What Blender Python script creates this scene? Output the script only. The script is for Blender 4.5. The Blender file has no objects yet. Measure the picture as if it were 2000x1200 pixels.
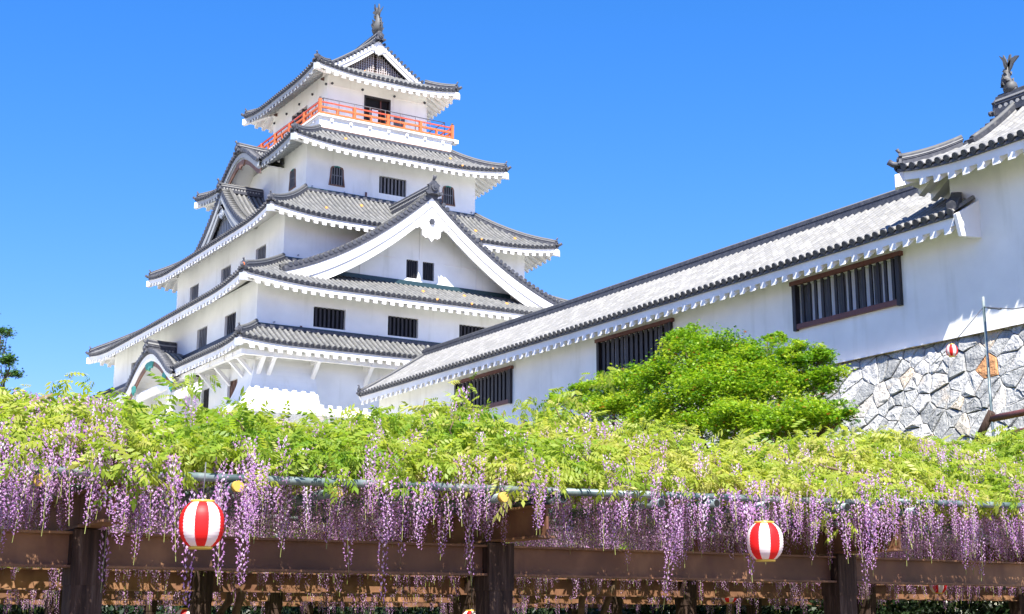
import bpy, math, random
import numpy as np
from math import sin, cos, pi, radians, sqrt, atan2, hypot
from mathutils import Vector
random.seed(7); rng = np.random.default_rng(7)
SC = bpy.context.scene; COL = SC.collection

# ------------------------------------------------------------------ camera, sky, sun, exposure
# world x runs along the castle's broad face (away to the right), world y along its long side (away to the left)
F_PX, PITCH, HEAD, EYE = 2780.0, radians(12.51), radians(31.6), 1.6
cam = bpy.data.cameras.new('camera'); cam_ob = bpy.data.objects.new('camera', cam); COL.objects.link(cam_ob)
cam.sensor_width = 36; cam.lens = F_PX/2000*36; cam.clip_start = .1; cam.clip_end = 20000
cam_ob.location = (0, 0, EYE); cam_ob.rotation_euler = (pi/2+PITCH, 0, -HEAD); SC.camera = cam_ob
SUN_DIR = Vector((-.294, -.62, 1.0)).normalized()
w = bpy.data.worlds.new('World'); SC.world = w; w.use_nodes = True
wn = w.node_tree; wn.nodes.clear()
sky = wn.nodes.new('ShaderNodeTexSky'); sky.sky_type = 'NISHITA'; sky.sun_disc = False
sky.sun_elevation = math.asin(SUN_DIR.z); sky.sun_rotation = atan2(SUN_DIR.x, SUN_DIR.y)
sky.altitude = 50; sky.air_density = 1.0; sky.dust_density = .15; sky.ozone_density = 3.0
mu = wn.nodes.new('ShaderNodeSeparateColor'); hs = wn.nodes.new('ShaderNodeCombineColor')
for ch, coef, power in ((0, .146, 1.75), (1, .464, .985), (2, .80, 1.0)):      # deepen the blue of the clear sky
    pw = wn.nodes.new('ShaderNodeMath'); pw.operation = 'POWER'; pw.inputs[1].default_value = power; wn.links.new(mu.outputs[ch], pw.inputs[0])
    ml = wn.nodes.new('ShaderNodeMath'); ml.operation = 'MULTIPLY'; ml.inputs[1].default_value = coef; wn.links.new(pw.outputs[0], ml.inputs[0]); wn.links.new(ml.outputs[0], hs.inputs[ch])
bg = wn.nodes.new('ShaderNodeBackground'); bg.inputs['Strength'].default_value = .082
wo = wn.nodes.new('ShaderNodeOutputWorld')
wn.links.new(sky.outputs[0], mu.inputs[0]); wn.links.new(hs.outputs[0], bg.inputs['Color']); wn.links.new(bg.outputs[0], wo.inputs[0])
sl = bpy.data.lights.new('sun', 'SUN'); sl.energy = 3.4; sl.angle = radians(.5); sl.color = (1, .95, .87)
so = bpy.data.objects.new('sun', sl); COL.objects.link(so); so.rotation_euler = (-SUN_DIR).to_track_quat('-Z', 'Y').to_euler()
so.location = (0, 0, 60)
vs = SC.view_settings; vs.view_transform = 'Standard'; vs.look = 'None'; vs.gamma = 1; vs.exposure = 2.0
SC.cycles.max_bounces = 6; SC.cycles.diffuse_bounces = 4

# ------------------------------------------------------------------ materials
MAT = {}
def mat(name, col, rough=.8, spec=.3, build=None, metallic=0.0):
    m = bpy.data.materials.new(name); m.use_nodes = True; nt = m.node_tree
    b = nt.nodes['Principled BSDF']; b.inputs['Base Color'].default_value = (*col, 1); b.inputs['Roughness'].default_value = rough
    b.inputs['Specular IOR Level'].default_value = spec; b.inputs['Metallic'].default_value = metallic
    if build: build(nt, b)
    MAT[name] = m; return m
def N(nt, t, **k):
    n = nt.nodes.new(t)
    for a, v in k.items():
        if a in n.inputs: n.inputs[a].default_value = v
        else: setattr(n, a, v)
    return n
def ramp(nt, fac, stops, interp='LINEAR'):
    r = nt.nodes.new('ShaderNodeValToRGB'); r.color_ramp.interpolation = interp
    while len(r.color_ramp.elements) < len(stops): r.color_ramp.elements.new(.5)
    for e, (p, c) in zip(r.color_ramp.elements, stops): e.position = p; e.color = (*c, 1)
    nt.links.new(fac, r.inputs[0]); return r.outputs[0]
def pos(nt): return N(nt, 'ShaderNodeNewGeometry').outputs['Position']
def noise(nt, scale, detail=4, vec=None, rough=.55, sc=None):
    n = N(nt, 'ShaderNodeTexNoise', Scale=scale, Detail=detail, Roughness=rough)
    v = vec or pos(nt)
    if sc:
        mp = N(nt, 'ShaderNodeMapping', Scale=sc); nt.links.new(v, mp.inputs[0]); v = mp.outputs[0]
    nt.links.new(v, n.inputs['Vector']); return n.outputs[0]
def mix(nt, fac, a, b, mode='MIX'):
    m = nt.nodes.new('ShaderNodeMix'); m.data_type = 'RGBA'; m.blend_type = mode
    for s, v in ((0, fac), (6, a), (7, b)):
        if hasattr(v, 'is_output') or isinstance(v, bpy.types.NodeSocket): nt.links.new(v, m.inputs[s])
        elif s == 0: m.inputs[0].default_value = v
        else: m.inputs[s].default_value = (*v, 1)
    return m.outputs[2]
def bump(nt, b, h, strength=.3, dist=.02):
    n = N(nt, 'ShaderNodeBump', Strength=strength, Distance=dist); nt.links.new(h, n.inputs['Height']); nt.links.new(n.outputs[0], b.inputs['Normal'])

def plaster(col, stain):
    def f(nt, b):
        n1 = noise(nt, .5, 6); n2 = noise(nt, 1.6, 7, sc=(1, 1, .12))
        c = ramp(nt, n1, [(.3, tuple(x*.86 for x in col)), (.62, col)])
        s = ramp(nt, n2, [(.55, (1, 1, 1)), (.78, stain)])
        nt.links.new(mix(nt, .8, c, s, 'MULTIPLY'), b.inputs['Base Color'])
        bump(nt, b, noise(nt, 30, 3), .08, .01)
    return f
mat('plaster', (.80, .80, .80), .85, .2, plaster((.87, .875, .83), (.80, .80, .76)))
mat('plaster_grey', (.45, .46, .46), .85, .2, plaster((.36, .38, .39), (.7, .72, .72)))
mat('plaster_trim', (.80, .79, .77), .8, .2, plaster((.85, .84, .81), (.84, .79, .68)))
def tilemat(lo, mid, hi, orange, moss):
    def f(nt, b):
        at = N(nt, 'ShaderNodeAttribute', attribute_name='tuv')
        fl = N(nt, 'ShaderNodeVectorMath', operation='FLOOR'); nt.links.new(at.outputs['Vector'], fl.inputs[0])
        wnz = N(nt, 'ShaderNodeTexWhiteNoise', noise_dimensions='3D'); nt.links.new(fl.outputs[0], wnz.inputs['Vector'])
        c = ramp(nt, wnz.outputs['Value'], [(0, lo), (.5, mid), (1, hi)])
        n1 = noise(nt, 9, 5)
        c = mix(nt, ramp(nt, n1, [(.45, (0, 0, 0)), (.62, (1, 1, 1))]), c, moss)
        if orange:
            wn2 = N(nt, 'ShaderNodeTexWhiteNoise', noise_dimensions='4D', W=3.3); nt.links.new(fl.outputs[0], wn2.inputs['Vector'])
            t = N(nt, 'ShaderNodeMath', operation='GREATER_THAN'); nt.links.new(wn2.outputs['Value'], t.inputs[0]); t.inputs[1].default_value = orange
            c = mix(nt, t.outputs[0], c, (.62, .27, .07))
        # joints between tiles of one roll
        sx = N(nt, 'ShaderNodeSeparateXYZ'); nt.links.new(at.outputs['Vector'], sx.inputs[0])
        fr = N(nt, 'ShaderNodeMath', operation='FRACT'); nt.links.new(sx.outputs[1], fr.inputs[0])
        j = ramp(nt, fr.outputs[0], [(0, (.6, .6, .6)), (.06, (1, 1, 1)), (.95, (1, 1, 1)), (1, (.6, .6, .6))])
        nt.links.new(mix(nt, 1, c, j, 'MULTIPLY'), b.inputs['Base Color'])
        bump(nt, b, n1, .3, .01)
    return f
mat('tile_roll', (.4, .4, .4), .6, .4, tilemat((.105, .108, .11), (.145, .147, .148), (.20, .20, .195), .988, (.15, .15, .138)))
mat('tile_pan', (.1, .1, .1), .7, .3, tilemat((.03, .033, .04), (.045, .048, .056), (.07, .07, .075), 0, (.09, .09, .08)))
mat('tile_roll_pale', (.6, .6, .6), .5, .5, tilemat((.15, .149, .145), (.205, .203, .198), (.28, .275, .265), 0, (.19, .185, .165)))
mat('tile_pan_pale', (.2, .2, .2), .7, .3, tilemat((.05, .05, .055), (.07, .07, .075), (.09, .09, .09), 0, (.11, .11, .1)))
def darktile(nt, b):
    nt.links.new(ramp(nt, noise(nt, 6, 5), [(.3, (.035, .038, .048)), (.6, (.07, .073, .085)), (.78, (.16, .157, .15))]), b.inputs['Base Color'])
mat('tile_dark', (.12, .12, .14), .55, .4, darktile)
mat('mortar', (.30, .30, .29), .8)
mat('flash', (.02, .05, .06), .5, .4)
def wood(lo, hi, sc=(6, 6, .6)):
    def f(nt, b):
        nt.links.new(ramp(nt, noise(nt, 4, 6, sc=sc), [(.3, lo), (.7, hi)]), b.inputs['Base Color'])
    return f
mat('dark_void', (.012, .013, .016), .9)
mat('bar', (.05, .045, .05), .5, .4, wood((.008, .007, .008), (.03, .026, .028)))
mat('bar_grey', (.2, .21, .24), .6, .3, wood((.09, .092, .10), (.19, .195, .21)))
mat('frame_brown', (.16, .05, .035), .5, .4, wood((.1, .035, .03), (.17, .06, .045)))
mat('kato_frame', (.2, .1, .06), .6, .3, wood((.1, .05, .035), (.26, .15, .1)))
mat('curtain', (.85, .86, .88), .9, .1)
mat('verdigris', (.05, .24, .21), .7, .2)
mat('vermilion', (.75, .13, .04), .5, .4, wood((.52, .11, .04), (.58, .05, .02), (1.5, 1.5, 3)))
mat('vermilion_faded', (.8, .3, .12), .6, .3, wood((.55, .17, .06), (.52, .11, .035), (1.5, 1.5, 3)))
mat('steel_dark', (.09, .09, .1), .5, .4)
mat('lattice', (.2, .12, .1), .7, .2)
mat('lattice_pale', (.45, .42, .4), .8, .2)
mat('lead', (.32, .35, .38), .6, .4)
def wood_col(nt, b):
    nt.links.new(ramp(nt, noise(nt, 9, 8, sc=(3, 3, .25)), [(.3, (.018, .011, .009)), (.55, (.05, .03, .022)), (.75, (.10, .07, .055))]), b.inputs['Base Color'])
    bump(nt, b, noise(nt, 9, 8, sc=(3, 3, .25)), .6, .02)
mat('timber', (.06, .035, .03), .8, .2, wood_col)
def rust(nt, b):
    c = ramp(nt, noise(nt, 1.6, 7), [(.3, (.10, .05, .03)), (.5, (.17, .085, .046)), (.72, (.31, .17, .085))])
    c = mix(nt, ramp(nt, noise(nt, 5, 6, sc=(1, 1, .3)), [(.55, (0, 0, 0)), (.7, (.6, .6, .6))]), c, (.12, .05, .035))
    nt.links.new(c, b.inputs['Base Color'])
mat('painted_steel', (.2, .07, .04), .6, .3, rust)
def galv(nt, b):
    c = ramp(nt, noise(nt, 3, 6), [(.35, (.05, .08, .08)), (.5, (.11, .15, .15)), (.66, (.26, .30, .29))])
    nt.links.new(c, b.inputs['Base Color'])
mat('pipe_steel', (.35, .4, .42), .45, .5, galv, metallic=.25)
mat('cap_yellow', (.5, .34, .07), .5, .4)
mat('hole', (.01, .01, .01), .9)
def stone(nt, b):
    at = N(nt, 'ShaderNodeAttribute', attribute_name='tuv')
    sx = N(nt, 'ShaderNodeSeparateXYZ'); nt.links.new(at.outputs['Vector'], sx.inputs[0])
    c = ramp(nt, sx.outputs[0], [(0, (.27, .275, .27)), (.45, (.42, .42, .405)), (.92, (.52, .51, .49)), (.965, (.54, .48, .39)), (.985, (.55, .40, .27)), (1, (.48, .24, .11))])
    n = noise(nt, 3.5, 8, rough=.7)
    c = mix(nt, 1, c, ramp(nt, n, [(.3, (.62, .63, .66)), (.5, (1, 1, 1)), (.7, (1.3, 1.3, 1.27))]), 'MULTIPLY')
    sp = noise(nt, 60, 3, rough=.8)
    c = mix(nt, 1, c, ramp(nt, sp, [(.35, (.82, .82, .83)), (.5, (1, 1, 1)), (.7, (1.06, 1.06, 1.06))]), 'MULTIPLY')
    c = mix(nt, ramp(nt, noise(nt, 1.1, 6), [(.6, (0, 0, 0)), (.72, (.7, .7, .7))]), c, (.50, .42, .33))
    nt.links.new(c, b.inputs['Base Color'])
    h = N(nt, 'ShaderNodeMath', operation='ADD'); nt.links.new(n, h.inputs[0]); nt.links.new(noise(nt, 14, 6), h.inputs[1])
    bump(nt, b, h.outputs[0], .6, .09)
mat('stone', (.4, .4, .4), .9, .2, stone)
def gapm(nt, b): nt.links.new(ramp(nt, noise(nt, 4, 4), [(.4, (.22, .18, .14)), (.6, (.50, .41, .30))]), b.inputs['Base Color'])
mat('stone_gap', (.25, .2, .15), .95, .1, gapm)
def ground(nt, b):
    nt.links.new(ramp(nt, noise(nt, .5, 6), [(.35, (.10, .085, .06)), (.6, (.17, .15, .11))]), b.inputs['Base Color'])
mat('earth', (.12, .1, .07), .95, .1, ground)
def slope(nt, b):
    nt.links.new(ramp(nt, noise(nt, 1.5, 8), [(.35, (.006, .010, .004)), (.65, (.018, .03, .008))]), b.inputs['Base Color'])  # near-black ground: shade behind the pergola is put into the colour
def sand(nt, b):
    nt.links.new(ramp(nt, noise(nt, .3, 6), [(.35, (.50, .49, .43)), (.65, (.60, .59, .52))]), b.inputs['Base Color'])  # mostly hidden ground, made pale to bounce sunlight onto the shaded walls
mat('pale_gravel', (.5, .45, .36), .95, .1, sand)
mat('undergrowth', (.05, .08, .02), .95, .1, slope)
def leafmat(name, stops, trans=.45, rough=.45, tcol=(1.0, 1.0, .5)):
    m = bpy.data.materials.new(name); m.use_nodes = True; nt = m.node_tree; b = nt.nodes['Principled BSDF']
    at = N(nt, 'ShaderNodeAttribute', attribute_name='tint')
    c = ramp(nt, at.outputs['Fac'], stops)
    nt.links.new(c, b.inputs['Base Color']); b.inputs['Roughness'].default_value = rough; b.inputs['Specular IOR Level'].default_value = .35
    t = N(nt, 'ShaderNodeBsdfTranslucent'); nt.links.new(mix(nt, 1, c, tcol, 'MULTIPLY'), t.inputs[0])
    mx = N(nt, 'ShaderNodeMixShader'); mx.inputs[0].default_value = trans
    nt.links.new(b.outputs[0], mx.inputs[1]); nt.links.new(t.outputs[0], mx.inputs[2]); nt.links.new(mx.outputs[0], nt.nodes['Material Output'].inputs[0])
    MAT[name] = m
leafmat('wisteria_leaf', [(0, (.17, .32, .03)), (.35, (.31, .42, .045)), (.7, (.45, .49, .09)), (1, (.56, .53, .17))], .6)
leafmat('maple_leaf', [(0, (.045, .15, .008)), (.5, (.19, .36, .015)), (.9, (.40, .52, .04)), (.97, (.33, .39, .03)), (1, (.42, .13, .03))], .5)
leafmat('tree_leaf', [(0, (.03, .09, .012)), (1, (.09, .2, .03))], .3)
leafmat('hedge_leaf', [(0, (.006, .016, .005)), (1, (.02, .04, .012))], .15)  # near-black leaf colour carries the shade behind the pergola
leafmat('petal', [(0, (.36, .12, .38)), (.45, (.56, .30, .58)), (.8, (.78, .60, .78)), (1, (.90, .83, .88))], .45, .6, (1, .8, 1))
leafmat('stem_green', [(0, (.2, .24, .06)), (1, (.3, .3, .1))], .1)
mat('bark', (.16, .11, .07), .9, .1, wood((.07, .045, .03), (.22, .16, .10), (1, 1, 1)))
def paper(col):
    def f(nt, b):
        b.inputs['Base Color'].default_value = (*col, 1)
        t = N(nt, 'ShaderNodeBsdfTranslucent', Color=(*col, 1)); mx = N(nt, 'ShaderNodeMixShader'); mx.inputs[0].default_value = .3
        nt.links.new(b.outputs[0], mx.inputs[1]); nt.links.new(t.outputs[0], mx.inputs[2]); nt.links.new(mx.outputs[0], nt.nodes['Material Output'].inputs[0])
    return f
mat('paper_red', (.75, .02, .02), .5, .4, paper((.78, .015, .015)))
mat('paper_white', (.85, .83, .80), .5, .4, paper((.86, .82, .80)))
mat('brass', (.75, .5, .08), .35, .5, metallic=.4)

# ------------------------------------------------------------------ mesh helpers
class MB:
    def __init__(s): s.v = []; s.f = []; s.m = []; s.sm = []; s.uv = []; s.mats = []
    def mi(s, name):
        if name not in s.mats: s.mats.append(name)
        return s.mats.index(name)
    def vert(s, p, uv=(0, 0)): s.v.append(tuple(p)); s.uv.append(uv); return len(s.v)-1
    def face(s, idx, m, smooth=False): s.f.append(idx); s.m.append(s.mi(m)); s.sm.append(smooth)
    def quad(s, a, b, c, d, m, uv=None):
        uv = uv or [(0, 0)]*4; s.face([s.vert(p, q) for p, q in zip((a, b, c, d), uv)], m)
    def box(s, a0, a1, b0, b1, z0, z1, m):
        s.obox((a0, b0, z0), (a1-a0, 0, 0), (0, b1-b0, 0), (0, 0, z1-z0), m)
    def obox(s, o, x, y, z, m, m_end=None):
        o, x, y, z = map(Vector, (o, x, y, z))
        p = [s.vert(o+x*i+y*j+z*k) for k in (0, 1) for j in (0, 1) for i in (0, 1)]
        for n, q in enumerate(((0, 2, 3, 1), (4, 5, 7, 6), (0, 1, 5, 4), (2, 6, 7, 3), (0, 4, 6, 2), (1, 3, 7, 5))):
            s.face([p[i] for i in q], m_end if (m_end and n == 4) else m)
    def prism(s, pts, d, m, m_side=None):
        """closed polygon pts (3-D, planar) extruded by the vector d"""
        d = Vector(d); A = [s.vert(p) for p in pts]; B = [s.vert(Vector(p)+d) for p in pts]
        s.face(A, m); s.face(B[::-1], m)
        for i in range(len(pts)): j = (i+1) % len(pts); s.face([A[i], A[j], B[j], B[i]], m_side or m)
    def tube(s, pts, r, m, n=8, cap=True, m_cap=None, smooth=True):
        pts = [Vector(p) for p in pts]; R = r if isinstance(r, (list, tuple)) else [r]*len(pts); rings = []
        up = Vector((0, 0, 1))
        for i, p in enumerate(pts):
            t = (pts[min(i+1, len(pts)-1)]-pts[max(i-1, 0)]).normalized()
            a = t.cross(up if abs(t.z) < .95 else Vector((0, 1, 0))).normalized(); b = a.cross(t)
            rings.append([s.vert(p+(a*cos(2*pi*k/n)+b*sin(2*pi*k/n))*R[i]) for k in range(n)])
        for i in range(len(rings)-1):
            for k in range(n): s.face([rings[i][k], rings[i][(k+1) % n], rings[i+1][(k+1) % n], rings[i+1][k]], m, smooth)
        if cap: s.face(rings[0][::-1], m_cap or m); s.face(rings[-1], m_cap or m)
    def sweep(s, pts, prof, m, side=None, capm=None):
        """profile [(u,h)...] (u sideways, h up) carried along pts; side fixes the sideways direction"""
        pts = [Vector(p) for p in pts]; rings = []
        for i, p in enumerate(pts):
            t = (pts[min(i+1, len(pts)-1)]-pts[max(i-1, 0)]).normalized()
            a = Vector(side) if side else Vector((t.y, -t.x, 0)).normalized()
            b = a.cross(t).normalized() if side else Vector((0, 0, 1))
            if b.z < 0: b = -b
            rings.append([s.vert(p+a*u+b*h) for u, h in prof])
        n = len(prof)
        for i in range(len(rings)-1):
            for k in range(n): s.face([rings[i][k], rings[i][(k+1) % n], rings[i+1][(k+1) % n], rings[i+1][k]], m)
        s.face(rings[0][::-1], capm or m); s.face(rings[-1], capm or m)
    def build(s, name, parent=None, label=None):
        me = bpy.data.meshes.new(name); me.from_pydata(s.v, [], s.f)
        for k in s.mats: me.materials.append(MAT[k])
        me.polygons.foreach_set('material_index', s.m); me.polygons.foreach_set('use_smooth', s.sm)
        at = me.attributes.new('tuv', 'FLOAT_VECTOR', 'POINT')
        at.data.foreach_set('vector', np.array([(u[0], u[1], 0) for u in s.uv], dtype=np.float32).ravel())
        me.update(); return link(name, me, parent, label)
def link(name, me, parent=None, label=None):
    o = bpy.data.objects.new(name, me); COL.objects.link(o)
    if parent: o.parent = parent
    if parent: place_child(o, parent)
    if label: o['label'] = label
    return o
def wloc(o):
    p = Vector(o.location); q = o.parent
    while q: p += Vector(q.location); q = q.parent
    return p
def place_child(o, parent): o.location = -wloc(parent)     # meshes are written in world coordinates
def tag(o, label, cat, group=None):
    o['label'] = label; o['category'] = cat
    if group: o['group'] = group
    return o
def empty(name, loc, label, cat, group=None):
    o = bpy.data.objects.new(name, None); o.location = loc; o.empty_display_size = .3; COL.objects.link(o); return tag(o, label, cat, group)
def struct(o): o['kind'] = 'structure'; return o
def mesh_np(name, V, Fq, mats, matidx=None, tint=None, parent=None, smooth=False, label=None):
    me = bpy.data.meshes.new(name); n = len(V); k = Fq.shape[1]
    me.vertices.add(n); me.vertices.foreach_set('co', V.astype(np.float32).ravel())
    me.loops.add(Fq.size); me.loops.foreach_set('vertex_index', Fq.astype(np.int32).ravel())
    me.polygons.add(len(Fq)); me.polygons.foreach_set('loop_start', np.arange(0, Fq.size, k, dtype=np.int32))
    try: me.polygons.foreach_set('loop_total', np.full(len(Fq), k, dtype=np.int32))
    except Exception: pass
    for q in mats: me.materials.append(MAT[q])
    if matidx is not None: me.polygons.foreach_set('material_index', matidx.astype(np.int32))
    if tint is not None:
        at = me.attributes.new('tint', 'FLOAT', 'POINT'); at.data.foreach_set('value', tint.astype(np.float32))
    me.update(calc_edges=True); me.validate()
    return link(name, me, parent, label)

# ------------------------------------------------------------------ tiled roof helpers
PITCH_ROLL = .33
def lerp(a, b, t): return a+(b-a)*t
def panel(mb, P, xlim, x0, x1, roll='tile_roll', pan='tile_pan', rr=.085, ns=10, nx=24, e=(1, 0, 0), sp=PITCH_ROLL, disc=True, length=4.0, cut=None):
    """tiled surface: P(x,s) -> point, s = 0 at the eave .. 1; xlim(s) -> lateral limits; rolls lie at constant x"""
    e = Vector(e); g = []
    for i in range(ns+1):
        s = i/ns; a, b = xlim(s); row = []
        for j in range(nx+1):
            x = lerp(a, b, j/nx); row.append(mb.vert(P(x, s), (x/sp+.5, s*length/.33)))
        g.append(row)
    for i in range(ns):
        for j in range(nx):
            if cut and cut(lerp(*xlim(i/ns), (j+.5)/nx), i/ns): continue
            mb.face([g[i][j], g[i][j+1], g[i+1][j+1], g[i+1][j]], pan, True)
    n = max(1, int((x1-x0)/sp)); off = ((x1-x0)-n*sp)/2
    for q in range(n+1):
        x = x0+off+q*sp
        S = [i/60 for i in range(61) if xlim(i/60)[0]-.02 <= x <= xlim(i/60)[1]+.02]
        if cut: S = [q_ for q_ in S if not cut(x, q_)]
        if len(S) < 3: continue
        s0, s1 = S[0], S[-1]; m = max(3, int(ns*(s1-s0)+1)); prev = None
        for i in range(m+1):
            s = lerp(s0, s1, i/m); p = Vector(P(x, s)); d = (Vector(P(x, min(1, s+.01)))-Vector(P(x, max(0, s-.01)))).normalized()
            nn = e.cross(d).normalized()
            if nn.z < 0: nn = -nn
            if i == 0: p = p-d*.03
            ring = [mb.vert(p+e*(rr*cos(t))+nn*(rr*1.05*sin(t)+.01), (q+.5, s*length/.33)) for t in (0, pi/4, pi/2, 3*pi/4, pi)]
            if prev:
                for k in range(4): mb.face([prev[k], prev[k+1], ring[k+1], ring[k]], roll, True)
            elif disc and s0 < .02:
                R = rr*1.28; c = p-d*.012+nn*.03
                rg = [mb.vert(c+e*(R*cos(t))+nn*(R*sin(t))) for t in [2*pi*k/10 for k in range(10)]]
                mb.face(rg, 'tile_dark')
                rb = [mb.vert(c+d*.05+e*(R*cos(t))+nn*(R*sin(t))) for t in [2*pi*k/10 for k in range(10)]]
                for k in range(10): mb.face([rg[k], rg[(k+1) % 10], rb[(k+1) % 10], rb[k]], 'tile_dark', True)
            prev = ring

RAF = .54
def eaves(mb, Pt, half, out_to, e, n, skip=None, dz=.12, raf=RAF, fas=.26, rh=.2, rw=.25, hipk=1.0, pm='plaster_trim'):
    """fascia, soffit and rafters under one side. Pt(x,r) -> tile surface point (r metres in from the eave)"""
    e = Vector((*e, 0)); n = Vector((*n, 0)); nx = max(8, int(half*2/.5)); prev = None
    for j in range(nx+1):
        x = lerp(-half+.09, half-.09, j/nx); d = min(half-abs(x), 1e9); r1 = max(.3, min(out_to, d*hipk))
        p0 = Vector(Pt(x, 0)); p1 = Vector(Pt(x, r1))
        a = p0+n*.1+Vector((0, 0, -.02)); b = p0+n*.1+Vector((0, 0, -dz-fas)); c = p1+Vector((0, 0, -dz-fas*.55)); t = p0+n*.02+Vector((0, 0, -.03)); u = p0+n*.02+Vector((0, 0, -dz)); w_ = p0+n*.11+Vector((0, 0, -dz))
        row = [mb.vert(q) for q in (a, b, c)]; r2 = [mb.vert(q) for q in (t, u, w_)]
        if prev and not (skip and skip(x)):
            mb.face([prev[0][0], row[0], row[1], prev[0][1]], pm); mb.face([prev[0][1], row[1], row[2], prev[0][2]], 'plaster_trim')
            mb.face([prev[1][0], r2[0], r2[1], prev[1][1]], 'tile_dark'); mb.face([prev[1][1], r2[1], r2[2], prev[1][2]], 'tile_dark')
        prev = (row, r2)
    m = int(2*half/raf)
    for q in range(m):
        x = (q-(m-1)/2)*raf
        d = half-abs(x)-.2; r1 = min(out_to, d*hipk)
        if r1 < .35: continue
        if skip and skip(x): continue
        p0 = Vector(Pt(x, 0))+n*.094+Vector((0, 0, -dz-fas+.03)); p1 = Vector(Pt(x, r1))+Vector((0, 0, -dz-fas*.55+.03))
        mb.obox(p0-e*(rw/2)-Vector((0, 0, rh+.03)), p1-p0, e*rw, (0, 0, rh+.03), pm)

SIDES = lambda R: [((R[0]+R[1])/2, R[2], (1, 0), (0, 1), (R[1]-R[0])/2), ((R[0]+R[1])/2, R[3], (1, 0), (0, -1), (R[1]-R[0])/2),
                   (R[0], (R[2]+R[3])/2, (0, 1), (1, 0), (R[3]-R[2])/2), (R[1], (R[2]+R[3])/2, (0, 1), (-1, 0), (R[3]-R[2])/2)]
def oni(mb, c, out, size=1.0, emblem='tile_dark', pin=True):
    """ridge-end ornament standing at c, facing the horizontal direction out"""
    o = Vector((*out, 0)).normalized(); r = Vector((-o.y, o.x, 0)); z = Vector((0, 0, 1)); c = Vector(c); s = size
    sh = [(-.34, -.12), (-.42, .02), (-.28, .1), (-.27, .34), (-.34, .4), (-.2, .5), (-.1, .62), (.1, .62), (.2, .5), (.34, .4), (.27, .34), (.28, .1), (.42, .02), (.34, -.12), (.15, -.02), (-.15, -.02)]
    mb.prism([c+r*(x*s)+z*(y*s)-o*.06*s for x, y in sh], o*.14*s, 'tile_dark')
    mb.tube([c+z*.28*s+o*.06*s, c+z*.28*s+o*.16*s], .17*s, 'tile_dark', 14, m_cap=emblem)
    mb.tube([c+z*.28*s+o*.15*s, c+z*.28*s+o*.19*s], .08*s, 'tile_dark', 10)
    for k in (-1, 1): mb.tube([c+r*(k*.36*s)+z*.0*s+o*.05*s, c+r*(k*.36*s)+o*.15*s], .1*s, 'tile_dark', 8)
    if pin: mb.tube([c+z*.55*s-o*.05*s, c+z*.68*s+o*.02*s, c+z*.85*s+o*.14*s], [.07*s, .075*s, .10*s], 'tile_dark', 8, m_cap='tile_roll')
def ridge_bar(mb, pts, wd=.26, ht=.26, cap=.1, rows=True, side=None):
    h = ht
    mb.sweep(pts, [(-wd*.62, -.12), (-wd*.62, .06), (-wd*.5, .07), (-wd*.5, h*.45), (-wd*.56, h*.47), (-wd*.56, h*.53), (-wd*.48, h*.55), (-wd*.48, h), (wd*.48, h), (wd*.48, h*.55), (wd*.56, h*.53), (wd*.56, h*.47), (wd*.5, h*.45), (wd*.5, .07), (wd*.62, .06), (wd*.62, -.12)], 'tile_dark', side)
    if rows: mb.sweep(pts, [(-wd*.53, h*.68), (-wd*.53, h*.8), (wd*.53, h*.8), (wd*.53, h*.68)], 'mortar', side)
    P = [Vector(p)+Vector((0, 0, h+.01)) for p in pts]
    mb.tube(P, cap, 'tile_roll', 8)

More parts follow.
